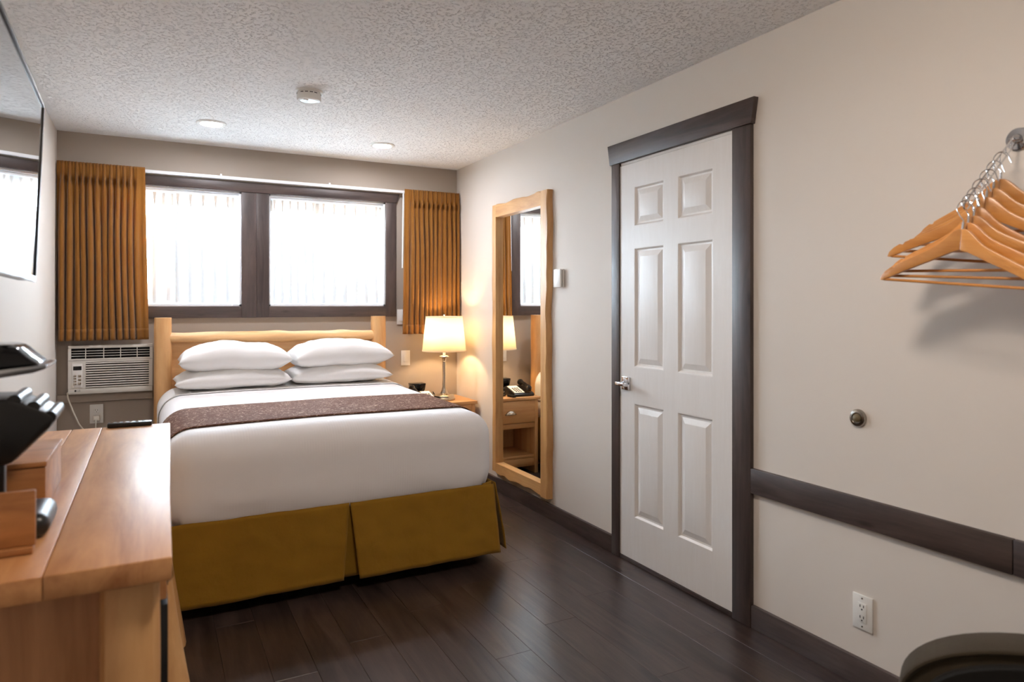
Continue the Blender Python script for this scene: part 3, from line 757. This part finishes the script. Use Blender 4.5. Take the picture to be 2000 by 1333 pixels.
# phone
pxc, pyc = 1.775, 4.815
ph = thing('telephone', 'black desk telephone with white keypad on the nightstand', 'telephone', (pxc, pyc, NZ))
part('body', G().prism([(4.72, NZ + 0.001), (4.905, NZ + 0.001), (4.905, NZ + 0.065), (4.885, NZ + 0.070), (4.73, NZ + 0.026), (4.72, NZ + 0.018)], 'x', pxc - 0.085, pxc + 0.090, 0.004), M_black, ph)
fp = part('keypad_plate', G().prism([(4.735, NZ + 0.0295), (4.875, NZ + 0.0685), (4.873, NZ + 0.0715), (4.733, NZ + 0.0325)], 'x', pxc - 0.005, pxc + 0.082), M_paper, ph, 'white keypad plate')
for i in range(3):
    for j in range(4):
        bx, by = pxc + 0.018 + i * 0.021, 4.755 + j * 0.022; bz = NZ + 0.0325 + (by - 4.733) * 0.2786
        part('key', G().box(bx - 0.007, bx + 0.007, by - 0.006, by + 0.006, bz - 0.002, bz + 0.0035, 0.001), M_ink, fp)
def hs(u):
    return (pxc - 0.048, 4.725 + 0.185 * u, NZ + 0.050 + 0.045 * u + 0.016 * sin(pi * u))
pts = [hs(i / 14) for i in range(15)]
part('handset', G().tube(pts, [0.014, 0.024, 0.026, 0.022, 0.016, 0.014, 0.014, 0.014, 0.014, 0.014, 0.016, 0.022, 0.026, 0.024, 0.014], 14), M_blackg, ph)
# clock radio: block with a smaller block on top
cx, cy = 1.832, 5.030
ck = thing('clock_radio', 'small black two-tier clock radio behind the telephone', 'clock radio', (cx, cy, NZ))
part('base', G().rbox((cx + 0.01, cy, NZ + 0.0235), (0.078, 0.055, 0.0225), 0.010, 0.012), M_black, ck, ang=180)
part('dock', G().prism([(cx - 0.072, NZ + 0.118), (cx - 0.060, NZ + 0.066), (cx - 0.04, NZ + 0.0465), (cx + 0.022, NZ + 0.0465), (cx + 0.036, NZ + 0.066), (cx + 0.046, NZ + 0.118)], 'y', cy - 0.045, cy + 0.045, 0.006), M_blackg, ck)
solo('remote_control', G().box(1.79, 1.835, 4.70, 4.71, 0, 0) if False else G().prism([(1.868, 4.692), (1.898, 4.688), (1.908, 4.775), (1.878, 4.779)], 'z', NZ + 0.001, NZ + 0.018, 0.004), M_black, 'slim black remote control lying on the nightstand by the telephone', 'remote', (1.9, 4.76, NZ))
g = G().tube([(1.945, 4.945, NZ + 0.006), (1.935, 4.965, NZ + 0.035), (1.936, 4.99, NZ + 0.046), (1.945, 5.01, NZ + 0.03), (1.95, 5.04, NZ + 0.006), (1.98, 5.08, NZ + 0.006)], 0.0035, 8)
solo('power_cord', g, M_black, 'black looped cord beside the lamp base', 'cord', (1.9, 4.98, NZ))

# ================================================================== wall plates
def screw(g, p, ax): return g
def plate_back(x, z, w, h, label, name, kind):
    t = thing(name, label, 'light switch' if kind != 'outlet' else 'outlet', (x, D, z))
    p = part('plate', G().box(x - w / 2, x + w / 2, D - 0.007, D, z - h / 2, z + h / 2, 0.002), M_white, t)
    if kind == 'rocker':
        part('rocker', G().prism([(D - 0.0072, z - 0.033), (D - 0.012, z - 0.031), (D - 0.0085, z + 0.033), (D - 0.0072, z + 0.033)], 'x', x - 0.0165, x + 0.0165, 0.0006), M_white, t)
    else:
        for s_ in (-1, 1):
            f = part('socket_face', G().lathe([(0.017, -0.0072), (0.016, -0.009), (0.0, -0.009)], (x, D, z + s_ * 0.021), 24, 'y', cap=False), M_white, t)
            for dx in (-0.006, 0.006): part('slot', G().box(x + dx - 0.001, x + dx + 0.001, D - 0.0095, D - 0.0085, z + s_ * 0.021 - 0.001, z + s_ * 0.021 + 0.008), M_ink, f)
            part('slot', G().box(x - 0.002, x + 0.002, D - 0.0095, D - 0.0085, z + s_ * 0.021 - 0.010, z + s_ * 0.021 - 0.006), M_ink, f)
    return t
plate_back(1.762, 0.918, 0.073, 0.118, 'white rocker light switch on the taupe wall beside the headboard', 'light_switch', 'rocker')
plate_back(1.722, 1.240, 0.060, 0.118, 'white switch plate tucked under the window casing corner by the right drape', 'light_switch', 'rocker')
ob = plate_back(-0.316, 0.632, 0.075, 0.122, 'white duplex outlet under the air conditioner', 'wall_outlet', 'outlet')
part('plug', G().box(-0.334, -0.298, D - 0.034, D - 0.0095, 0.590, 0.622, 0.004), M_cord, ob)
oy, oz = 1.538, 0.257
ot = thing('wall_outlet', 'white duplex outlet below the chair rail', 'outlet', (R, oy, oz))
part('plate', G().box(R - 0.007, R, oy - 0.0375, oy + 0.0375, oz - 0.060, oz + 0.060, 0.002), M_white, ot)
fc = part('socket_face', G().box(R - 0.0092, R - 0.0072, oy - 0.0168, oy + 0.0168, oz - 0.0335, oz + 0.0335, 0.0006), M_white, ot)
for s_ in (-1, 1):
    zc = oz + s_ * 0.019
    for dy in (-0.0065, 0.0065): part('slot', G().box(R - 0.0097, R - 0.0088, oy + dy - 0.0014, oy + dy + 0.0014, zc - 0.001, zc + 0.008), M_ink, fc)
    part('slot', G().lathe([(0.0028, -0.0097), (0.0028, -0.0088)], (R, oy, zc - 0.008), 12, 'x'), M_ink, fc)
    part('screw', G().lathe([(0.003, -0.0082), (0.003, -0.0068)], (R, oy, oz + s_ * 0.049), 12, 'x'), M_nickel, ot)
# thermostat
ty, tz = 3.533, 1.495
th = thing('thermostat', 'small white wall thermostat beside the mirror', 'thermostat', (R, ty, tz))
part('back_plate', G().box(R - 0.014, R, ty - 0.040, ty + 0.040, tz - 0.055, tz + 0.055, 0.003), M_white, th)
fr_ = part('front_cover', G().box(R - 0.030, R - 0.0165, ty - 0.038, ty + 0.040, tz - 0.055, tz + 0.055, 0.003), M_white, th)
part('core', G().box(R - 0.0166, R - 0.0139, ty - 0.036, ty + 0.036, tz - 0.051, tz + 0.051), M_ink, th)
part('display', G().box(R - 0.0306, R - 0.0299, ty - 0.010, ty + 0.018, tz - 0.004, tz + 0.022), plain('lcd_grey', '#c7d0cc', 0.3), fr_)
# door stop
by_, bz_ = 1.556, 0.934
ds = thing('door_stop', 'round pewter wall door stop above the chair rail', 'door stop', (R, by_, bz_))
part('dish', G().lathe([(0.031, 0.0), (0.031, -0.006), (0.028, -0.011), (0.020, -0.013), (0.017, -0.010), (0.0, -0.009)], (R, by_, bz_), 36, 'x', cap=False), M_pewter, ds)
part('rubber_bumper', G().lathe([(0.0145, -0.009), (0.0135, -0.015), (0.010, -0.019), (0.005, -0.021), (0.0, -0.0212)], (R, by_, bz_), 28, 'x', cap=False), plain('olive_rubber', '#6b5f45', 0.5), ds)

# ================================================================== air conditioner
AX0, AX1, AZ0, AZ1, AY = -0.464, 0.003, 0.771, 1.077, D - 0.085
ac = thing('air_conditioner', 'white through-wall air conditioner below the left gold drape', 'air conditioner', ((AX0 + AX1) / 2, D, AZ0))
aw, ah = AX1 - AX0, AZ1 - AZ0
def ax(f): return AX0 + f * aw
def az(f): return AZ1 - f * ah
g = G(); yb_ = D - 0.001
gx0, gx1, gz0, gz1 = ax(0.035), ax(0.965), az(0.06), az(0.27)
lx0, lx1, lz0, lz1 = ax(0.20), ax(0.955), az(0.345), az(0.885)
g.box(AX0, AX1, AY, yb_, gz0, AZ1, 0.004).box(AX0, gx0, AY, yb_, gz1, gz0).box(gx1, AX1, AY, yb_, gz1, gz0)
g.box(AX0, AX1, AY, yb_, lz0, gz1).box(AX0, lx0, AY, yb_, lz1, lz0).box(lx1, AX1, AY, yb_, lz1, lz0).box(AX0, AX1, AY, yb_, AZ0, lz1, 0.004)
cs = part('case', g, M_acwhite, ac)
part('dark_interior', G().box(AX0 + 0.006, AX1 - 0.006, AY + 0.022, AY + 0.03, AZ0 + 0.01, AZ1 - 0.01), M_dark, ac)
for k in range(3):
    z = gz0 - (k + 1) * (gz0 - gz1) / 4; part('top_vane', G().box(gx0, gx1, AY + 0.002, AY + 0.018, z - 0.0015, z + 0.0015), M_acwhite, ac)
for f in (0.20, 0.41, 0.61, 0.81): part('divider', G().box(ax(f) - 0.002, ax(f) + 0.002, AY + 0.0005, AY + 0.018, gz1, gz0), M_acwhite, ac)
nl = 11
for k in range(nl):
    z = lz0 - (k + 0.5) * (lz0 - lz1) / nl; hgt = (lz0 - lz1) / nl * 0.29
    part('louvre', G().prism([(AY + 0.002, z - hgt), (AY - 0.002, z), (AY + 0.001, z + hgt * 0.8), (AY + 0.016, z + hgt), (AY + 0.016, z - hgt * 0.4)], 'x', lx0, lx1), M_acwhite, ac)
part('seam_line', G().box(AX0 + 0.002, AX1 - 0.002, AY - 0.0004, AY + 0.0005, az(0.305) - 0.0008, az(0.305) + 0.0008), M_ink, ac)
pn = part('control_panel', G().box(ax(0.045), ax(0.165), AY - 0.0025, AY - 0.0002, az(0.86), az(0.37), 0.001), M_white, ac)
part('display', G().box(ax(0.06), ax(0.155), AY - 0.0035, AY - 0.0026, az(0.50), az(0.42)), M_blackg, pn)
for k in range(4): part('button', G().box(ax(0.062), ax(0.095), AY - 0.0042, AY - 0.0026, az(0.635 + k * 0.055), az(0.60 + k * 0.055), 0.0006), M_nickel, pn)
for k in range(3): part('button', G().box(ax(0.115), ax(0.15), AY - 0.0042, AY - 0.0026, az(0.645 + k * 0.075), az(0.60 + k * 0.075), 0.0006), M_nickel, pn)
def lettering(parent, txt, size, pos, mat, name='lettering', facing='y'):
    vs, fs = text_geo(txt, size)
    if facing == 'y': vv = [(pos[0] + v.x, pos[1] - v.z, pos[2] + v.y) for v in vs]
    return part(name, G().add(vv, fs), mat, parent)
part('logo_disc', G().lathe([(0.006, -0.0004), (0.006, -0.0014), (0.0, -0.0014)], (ax(0.085), AY, az(0.925)), 20, 'y', cap=False), M_ink, ac)
lettering(ac, 'LG', 0.014, (ax(0.085) + 0.018, AY - 0.0008, az(0.925)), M_ink, 'logo_letters')
part('power_cord', G().tube([(AX0 + 0.010, AY + 0.02, AZ0 + 0.02), (AX0 - 0.004, AY + 0.01, AZ0 + 0.01), (AX0 - 0.002, AY + 0.015, AZ0 - 0.02), (AX0 + 0.025, AY + 0.03, AZ0 - 0.11), (AX0 + 0.055, AY + 0.035, AZ0 - 0.19), (AX0 + 0.10, AY + 0.04, AZ0 - 0.26), (AX0 + 0.145, AY + 0.05, AZ0 - 0.23), (-0.318, D - 0.035, 0.600)], 0.0045, 8), M_cord, ac)

# ================================================================== mirror
mo = (3.635, 4.405, 0.128, 2.050); mi = (3.713, 4.346, 0.210, 1.958); fx0, fx1 = 2.160, R - 0.001
mr = thing('wall_mirror', 'tall wall mirror in a live-edge maple frame', 'mirror', (R, 4.02, 0.12))
def live(p, q, inner, axis, seed, amp):
    # board between inner straight edge and wavy outer edge; axis 'z' upright (outer/inner are y), 'y' across
    def make():
        n_ = 40; g = G(); vs = []; fs = []
        for i in range(n_ + 1):
            t_ = i / n_; a = p[0] + (q[0] - p[0]) * t_
            sgn = 1 if p[1] > inner else -1
            w1 = amp * (nz(a * 4 + seed, 0.3) + 0.5 * nz(a * 11 + seed, 1.3))
            o1 = p[1] + w1; o2 = p[1] + sgn * 0.004 + w1 * 1.0 + amp * 0.4 * nz(a * 6, seed)
            for (x, e) in ((fx0, inner), (fx0, o1 - sgn * 0.006), (fx0 + 0.006, o1), (fx1, o2), (fx1, inner)):
                vs.append((x, e, a) if axis == 'z' else (x, a, e))
        for i in range(n_):
            for k in range(5): fs.append((i * 5 + k, i * 5 + (k + 1) % 5, (i + 1) * 5 + (k + 1) % 5, (i + 1) * 5 + k))
        fs.append((0, 1, 2, 3, 4)); fs.append(tuple(n_ * 5 + k for k in (4, 3, 2, 1, 0)))
        bm = bmesh.new(); bv = [bm.verts.new(v) for v in vs]
        for f in fs: bm.faces.new([bv[k] for k in f])
        bmesh.ops.recalc_face_normals(bm, faces=bm.faces[:])
        return G().bm(bm)
    return make()
part('frame_stile', live((mo[2], mo[0]), (mo[3], mo[0]), mi[0], 'z', 2.0, 0.02), M_frame, mr)
part('frame_stile', live((mo[2] + 0.02, mo[1]), (mo[3] - 0.005, mo[1]), mi[1], 'z', 7.0, 0.010), M_frame, mr)
part('frame_rail', live((mi[0] + 0.0005, mo[3] - 0.004), (mi[1] - 0.0005, mo[3] - 0.004), mi[3], 'y', 4.0, 0.022), M_framey, mr)
part('frame_rail', live((mi[0] + 0.0005, mo[2] + 0.008), (mi[1] - 0.0005, mo[2] + 0.008), mi[2], 'y', 9.0, 0.032), M_framey, mr)
part('glass', G().box(R - 0.010, R - 0.004, mi[0], mi[1], mi[2], mi[3]), M_mirror, mr, 'mirror glass')

# ================================================================== hangers on the sloping valet arm
P0 = Vector((2.178, 1.054, 1.803)); P1 = Vector((1.935, 1.054, 1.597))
va = thing('valet_arm', 'sloping chrome wall arm with notches that holds the hangers', 'hanger arm', (R, 1.054, 1.80))
part('flange', G().lathe([(0.033, -0.0005), (0.033, -0.006), (0.030, -0.009), (0.014, -0.011), (0.012, -0.018), (0.0, -0.018)], (R, 1.054, 1.807), 36, 'x', cap=False), M_chrome, va)
dv = (P1 - P0).normalized(); up = Vector((-dv.z, 0, dv.x)) * -1.0
if up.z < 0: up = -up
hw = 0.010
loop = [P0 + up * hw, P1 + up * hw] + [P1 + dv * (hw * sin(t)) + up * (hw * cos(t)) for t in (0.5, 1.0, 1.57, 2.1, 2.6)] + [P1 - up * hw, P0 - up * hw]
part('arm', G().tube(loop, 0.0024, 10), M_chrome, va)
AL = (P1 - P0).length; g = G(); nn = 8
for k in range(nn):
    a = P0 + dv * (AL * (k + 0.35) / nn); b = P0 + dv * (AL * (k + 0.95) / nn)
    g.tube([a + up * hw, (a + b) / 2 - up * (hw * 0.6), b + up * hw], 0.0017, 8)
part('notches', g, M_chrome, va)
part('pivot', G().lathe([(0.007, -0.014), (0.007, 0.014)], (2.178, 1.054, 1.803), 16, 'y'), M_chrome, va)
def hanger_parts():
    top = [(0, 0.0), (0.010, -0.001), (0.020, -0.006), (0.032, -0.017), (0.045, -0.031), (0.060, -0.044), (0.080, -0.056), (0.110, -0.071), (0.150, -0.091), (0.178, -0.105), (0.181, -0.112), (0.187, -0.113), (0.191, -0.111), (0.208, -0.124), (0.219, -0.137), (0.223, -0.152)]
    bot = [(0.214, -0.152), (0.190, -0.140), (0.150, -0.121), (0.110, -0.103), (0.075, -0.088), (0.045, -0.074), (0.02, -0.063), (0, -0.058)]
    right = top + bot
    outs = []
    for s_ in (1, -1):
        pts = [(s_ * x, z) for x, z in right]
        outs.append(G().prism(pts, 'y', -0.006, 0.006, 0.0022))
    bar = G().tube([(-0.212, 0, -0.149), (0.212, 0, -0.149)], 0.0042, 10)
    hk = [(0, 0, -0.01), (0, 0, 0.022)]
    rr = 0.020; c0 = (0.0, 0.056)
    hk += [(rr * 0.55, 0, 0.036)] + [(c0[0] + rr * cos(t), 0, c0[1] + rr * sin(t)) for t in [radians(a) for a in range(-25, 196, 17)]] + [(-0.026, 0, 0.042)]
    hook = G().tube(hk, 0.0016, 8)
    sleeve = G().tube([(0, 0, -0.004), (0, 0, 0.018)], 0.0034, 10)
    return outs, bar, hook, sleeve
outs, barg, hookg, slg = hanger_parts()
me_arm = [mesh_of('arm', o, M_hang) for o in outs]; me_bar = mesh_of('trouser_bar', barg, M_hang); me_hook = mesh_of('hook', hookg, M_chrome); me_sl = mesh_of('hook_collar', slg, M_chrome)
HL = ['wooden hanger at the very front of the arm, lowest of the bunch', 'wooden hanger second from the front of the arm', 'pale wooden hanger third from the front of the arm',
      'wooden hanger in the middle of the bunch on the arm', 'wooden hanger third from the wall on the arm', 'wooden hanger second from the wall on the arm', 'wooden hanger nearest the wall, highest on the arm']
hang = [(0.985, 89, 5.5), (0.895, 91, 3.5), (0.80, 93, 2.0), (0.67, 98, 7.0), (0.53, 97, 3.5), (0.40, 93, 2.0), (0.26, 91, 1.5)]
for i, (s_, yaw, roll) in enumerate(hang):
    p = P0 + dv * (AL * s_) + up * hw
    # hook bend rests on the upper wire: local point (0, 0.076) is the inside top of the hook
    Rm = Matrix.Rotation(radians(yaw), 4, 'Z') @ Matrix.Rotation(radians(-roll), 4, 'Y')
    off = Rm @ Vector((0, 0, 0.056 + 0.020 - 0.0044))
    h = bpy.data.objects.new('clothes_hanger', None); COL.objects.link(h); h.empty_display_size = 0.03
    h.location = p - off; h.rotation_euler = Rm.to_euler(); tag(h, HL[i], 'hanger', 'wooden hangers on the wall arm')
    for nm, me in (('arm', me_arm[0]), ('arm', me_arm[1]), ('trouser_bar', me_bar), ('hook', me_hook), ('hook_collar', me_sl)):
        o = bpy.data.objects.new(nm, me); COL.objects.link(o); o.parent = h

# ================================================================== television
TYF, THT, TW = 2.19, 0.471, 0.82
tv = thing('television', 'wall-mounted flat television tilted down over the dresser', 'television', (-0.266, TYF, 1.627), rot=(0, 0, 0))
# local frame: origin at far edge mid-height, +X screen normal, -Y towards camera
tv.rotation_euler = Matrix.Rotation(radians(1.5), 4, 'Z').to_euler()
tl = radians(2.4)
tv.rotation_euler = (Matrix.Rotation(radians(1.5), 4, 'Z') @ Matrix.Rotation(tl, 4, 'Y')).to_euler()
hh = THT / 2
part('back_shell', G().box(-0.040, -0.004, -TW + 0.003, -0.003, -hh + 0.003, hh - 0.003, 0.006), M_black, tv)
part('screen', G().box(-0.004, 0.0, -TW + 0.008, -0.008, -hh + 0.016, hh - 0.008), M_glassblk, tv, 'glossy black screen reflecting the windows')
g = G(); e = 0.0035
g.box(-0.005, e, -0.008, 0.0, -hh, hh, 0.001).box(-0.005, e, -TW, -TW + 0.008, -hh, hh, 0.001).box(-0.005, e, -TW + 0.008, -0.008, hh - 0.008, hh, 0.001)
part('bezel', g, M_black, tv)
part('bottom_bezel', G().box(-0.005, e + 0.001, -TW + 0.008, -0.008, -hh, -hh + 0.016, 0.001), M_steel, tv, 'silver lower edge')
part('wall_bracket', G().box(-0.242, -0.040, -0.42, -0.34, -0.05, 0.05, 0.004).box(-0.248, -0.236, -0.48, -0.28, -0.12, 0.12, 0.003), M_black, tv)

# ================================================================== dresser
DZ, DY0, DY1, DXR = 0.85, 1.455, 3.125, 0.046
ds_ = thing('dresser', 'long maple log dresser with a plank top', 'dresser', (-0.24, 2.3, 0))
seams = [XL + 0.012, -0.40, -0.272, -0.172, DXR]
for i in range(4):
    a, b = seams[i], seams[i + 1]
    if i < 3: part('top_board', G().box(a + 0.0006, b - 0.0006, DY0, DY1, DZ - 0.045, DZ, 0.003), M_mapley, ds_)
    else: part('top_board', G().prism([(a + 0.0006, DY0), (0.034, DY0), (0.040, 1.9), (0.054, 2.5), (0.066, DY1), (a + 0.0006, DY1)], 'z', DZ - 0.045, DZ, 0.003), M_mapley, ds_)
# flared log posts along the front
def flared(x, y, r0, flare, seed, sq=0.25):
    pts = 26; g = G(); vs = []; n_ = 24; fs = []
    for i in range(pts + 1):
        t_ = i / pts; z = 0.001 + (DZ - 0.0455) * t_
        f = flare * max(0, (0.62 - z) / 0.62) ** 1.25
        for k in range(n_):
            th_ = 2 * pi * k / n_; c_, s_ = cos(th_), sin(th_); q = 1 / max(abs(c_), abs(s_)) ** sq
            r = r0 * q * (1 + 0.05 * nz(c_ + seed, s_, z * 4)) + f * (0.5 + 0.5 * c_)
            vs.append((x + r * c_, y + r * s_, z))
    for i in range(pts):
        for k in range(n_): fs.append((i * n_ + k, i * n_ + (k + 1) % n_, (i + 1) * n_ + (k + 1) % n_, (i + 1) * n_ + k))
    fs.append(tuple(range(n_))[::-1]); fs.append(tuple(pts * n_ + k for k in range(n_)))
    return g.add(vs, fs)
part('log_post', flared(-0.038, 1.535, 0.052, 0.004, 1.0), M_maplez, ds_)
part('log_post', flared(-0.006, 2.22, 0.050, 0.095, 5.0), M_maplez, ds_)
part('log_post', flared(-0.010, 2.985, 0.050, 0.080, 9.0), M_maplez, ds_)
part('log_post', flared(-0.465, 1.535, 0.048, 0.0, 13.0), M_maplez, ds_)
part('log_post', flared(-0.465, 2.985, 0.048, 0.0, 17.0), M_maplez, ds_)
part('end_panel', G().box(-0.43, -0.080, 1.525, 1.545, 0.10, DZ - 0.0455), M_mapleedge, ds_)
part('end_panel', G().box(-0.43, -0.055, 2.985, 3.005, 0.10, DZ - 0.0455), M_mapleedge, ds_)
part('back_panel', G().box(-0.505, -0.49, 1.58, 2.94, 0.10, DZ - 0.0455), M_mapleedge, ds_)
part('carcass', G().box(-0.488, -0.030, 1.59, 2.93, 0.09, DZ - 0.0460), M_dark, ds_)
for (a, b) in ((1.60, 2.165), (2.275, 2.925)):
    nd = 1 if a < 2 else 3
    if nd == 1:
        d_ = part('drawer', G().box(-0.029, 0.0275, a, b, 0.715, 0.800, 0.003), M_mapley, ds_)
        part('cup_pull', cup_pull((0.028, a + 0.075, 0.742), 0.10, 0.034, 0.014, 'x'), M_pewter, d_, 'dark metal cup pull', ang=80)
        part('door', G().box(-0.029, 0.0295, a, b, 0.11, 0.705, 0.003), M_black, ds_, 'black door in the near bay')
    else:
        for k in range(nd):
            z = 0.11 + k * 0.232
            d_ = part('drawer', G().box(-0.029, 0.010, a, b, z, z + 0.222, 0.003), M_mapley, ds_)
            part('cup_pull', cup_pull((0.0105, (a + b) / 2, z + 0.11), 0.10, 0.034, 0.026, 'x'), M_pewter, d_, 'dark metal cup pull', ang=80)
# things on the dresser
bx = thing('wooden_box', 'closed wooden caddy box on the dresser behind the coffee maker', 'box', (-0.36, 2.07, DZ))
part('body', G().box(-0.50, -0.220, 1.918, 2.228, DZ + 0.001, DZ + 0.103, 0.003), M_box, bx)
part('lid', G().box(-0.503, -0.217, 1.915, 2.231, DZ + 0.1035, DZ + 0.116, 0.003), M_box, bx)
solo('paper_coaster', G().lathe([(0.0, 0.0), (0.045, 0.0), (0.046, 0.002), (0.045, 0.004), (0.0, 0.004)], (-0.325, 2.03, DZ + 0.117), 32, cap=False), M_paper, 'round white paper coaster on the wooden caddy box', 'coaster', (-0.325, 2.03, DZ + 0.117))
sg = thing('wooden_stand', 'small upright wooden panel stand at the near end of the dresser', 'stand', (-0.32, 1.60, DZ))
part('panel', G().box(-0.47, -0.200, 1.600, 1.612, DZ + 0.016, DZ + 0.122, 0.002), M_box, sg)
part('base', G().box(-0.47, -0.203, 1.592, 1.625, DZ + 0.001, DZ + 0.0155, 0.003), M_box, sg)
cm = thing('coffee_maker', 'black and silver pod coffee maker with its lid raised', 'coffee maker', (-0.36, 1.76, DZ))
part('drip_base', G().rbox((-0.335, 1.765, DZ + 0.0265), (0.148, 0.085, 0.0255), 0.024, 0.014), M_black, cm, ang=180)
part('column', G().rbox((-0.385, 1.765, DZ + 0.165), (0.095, 0.080, 0.112), 0.03, 0.02), M_steel, cm, ang=180)
part('front_strip', G().box(-0.292, -0.268, 1.725, 1.752, DZ + 0.052, DZ + 0.20, 0.004), M_black, cm)
def jaw(pts, ya, yb, r): return G().prism(pts, 'y', ya, yb, r)
part('lower_head', jaw([(-0.48, 1.030), (-0.275, 1.005), (-0.250, 1.010), (-0.185, 1.078), (-0.176, 1.098), (-0.195, 1.112), (-0.225, 1.128), (-0.255, 1.140), (-0.48, 1.150)], 1.685, 1.845, 0.010), M_black, cm)
g = G()
for (x, z, r) in ((-0.187, 1.100, 0.012), (-0.215, 1.122, 0.012), (-0.247, 1.137, 0.012)):
    g.tube([(x, 1.69, z), (x, 1.84, z)], r, 12)
part('pod_clamp', g, M_black, cm)
part('raised_lid', jaw([(-0.48, 1.178), (-0.205, 1.208), (-0.222, 1.222), (-0.245, 1.246), (-0.262, 1.250), (-0.48, 1.252)], 1.690, 1.840, 0.008), M_blackg, cm)
part('lid_handle', jaw([(-0.48, 1.155), (-0.215, 1.192), (-0.192, 1.200), (-0.190, 1.207), (-0.205, 1.2085), (-0.48, 1.1775)], 1.682, 1.848, 0.004), M_steel, cm, 'silver lid handle')
part('hinge', G().rbox((-0.455, 1.765, 1.165), (0.03, 0.06, 0.06), 0.02, 0.015), M_black, cm, ang=180)
rm = thing('remote_control', 'black remote control at the far end of the dresser', 'remote', (-0.06, 3.08, DZ))
part('body', G().box(-0.155, 0.000, 3.085, 3.125, DZ + 0.001, DZ + 0.018, 0.004), M_black, rm)
for k in range(6): part('button', G().box(-0.145 + k * 0.022, -0.133 + k * 0.022, 3.098, 3.110, DZ + 0.0178, DZ + 0.020, 0.0006), M_nickel, rm)

# ================================================================== armchair by the right wall
chl = (1.767, 0.577, 0.0)
ch = thing('armchair', 'dark olive velvet chair in the near corner below the hangers', 'chair', chl, rot=(0, 0, radians(-62)))
# local: X along the back width, -Y is the seat side
def rrect(w, h, rx, rz, n_=14):
    pts = []
    for (sx_, sz_, a0) in ((1, 1, 0), (-1, 1, 90), (-1, -1, 180), (1, -1, 270)):
        ax_, az_ = (rx, rz) if sz_ > 0 else (0.05, 0.05)
        for k in range(n_ + 1):
            a = radians(a0 + 90 * k / n_); pts.append((sx_ * (w - ax_) + ax_ * cos(a), sz_ * (h - az_) + az_ * sin(a)))
    return pts
BW, BHH, BZ = 0.47, 0.19, 0.422
pts = [(x, z + BZ) for x, z in rrect(BW, BHH, 0.34, 0.17)]
part('backrest', G().prism(pts, 'y', -0.045, 0.055, 0.018), M_chair, ch, ang=60)
pin = [(x * 0.90, BZ + (z) * 0.88 - 0.0) for x, z in rrect(BW, BHH, 0.34, 0.17)]
part('back_cushion', G().prism(pin, 'y', -0.075, -0.044, 0.012), M_chaird, ch, ang=60)
part('piping', G().tube([(x * 0.985, -0.046, BZ + z * 0.98) for x, z in rrect(BW, BHH, 0.34, 0.17)], 0.006, 8, closed=True), M_chair, ch)
part('seat', G().rbox((0, -0.30, 0.335), (0.33, 0.255, 0.075), 0.045, 0.025), M_chair, ch, ang=180)
for sx_ in (-0.24, 0.24):
    for sy_ in (-0.50, 0.0): part('leg', G().lathe([(0.014, 0.001), (0.024, 0.275)], (sx_, sy_, 0), 14), M_black, ch)
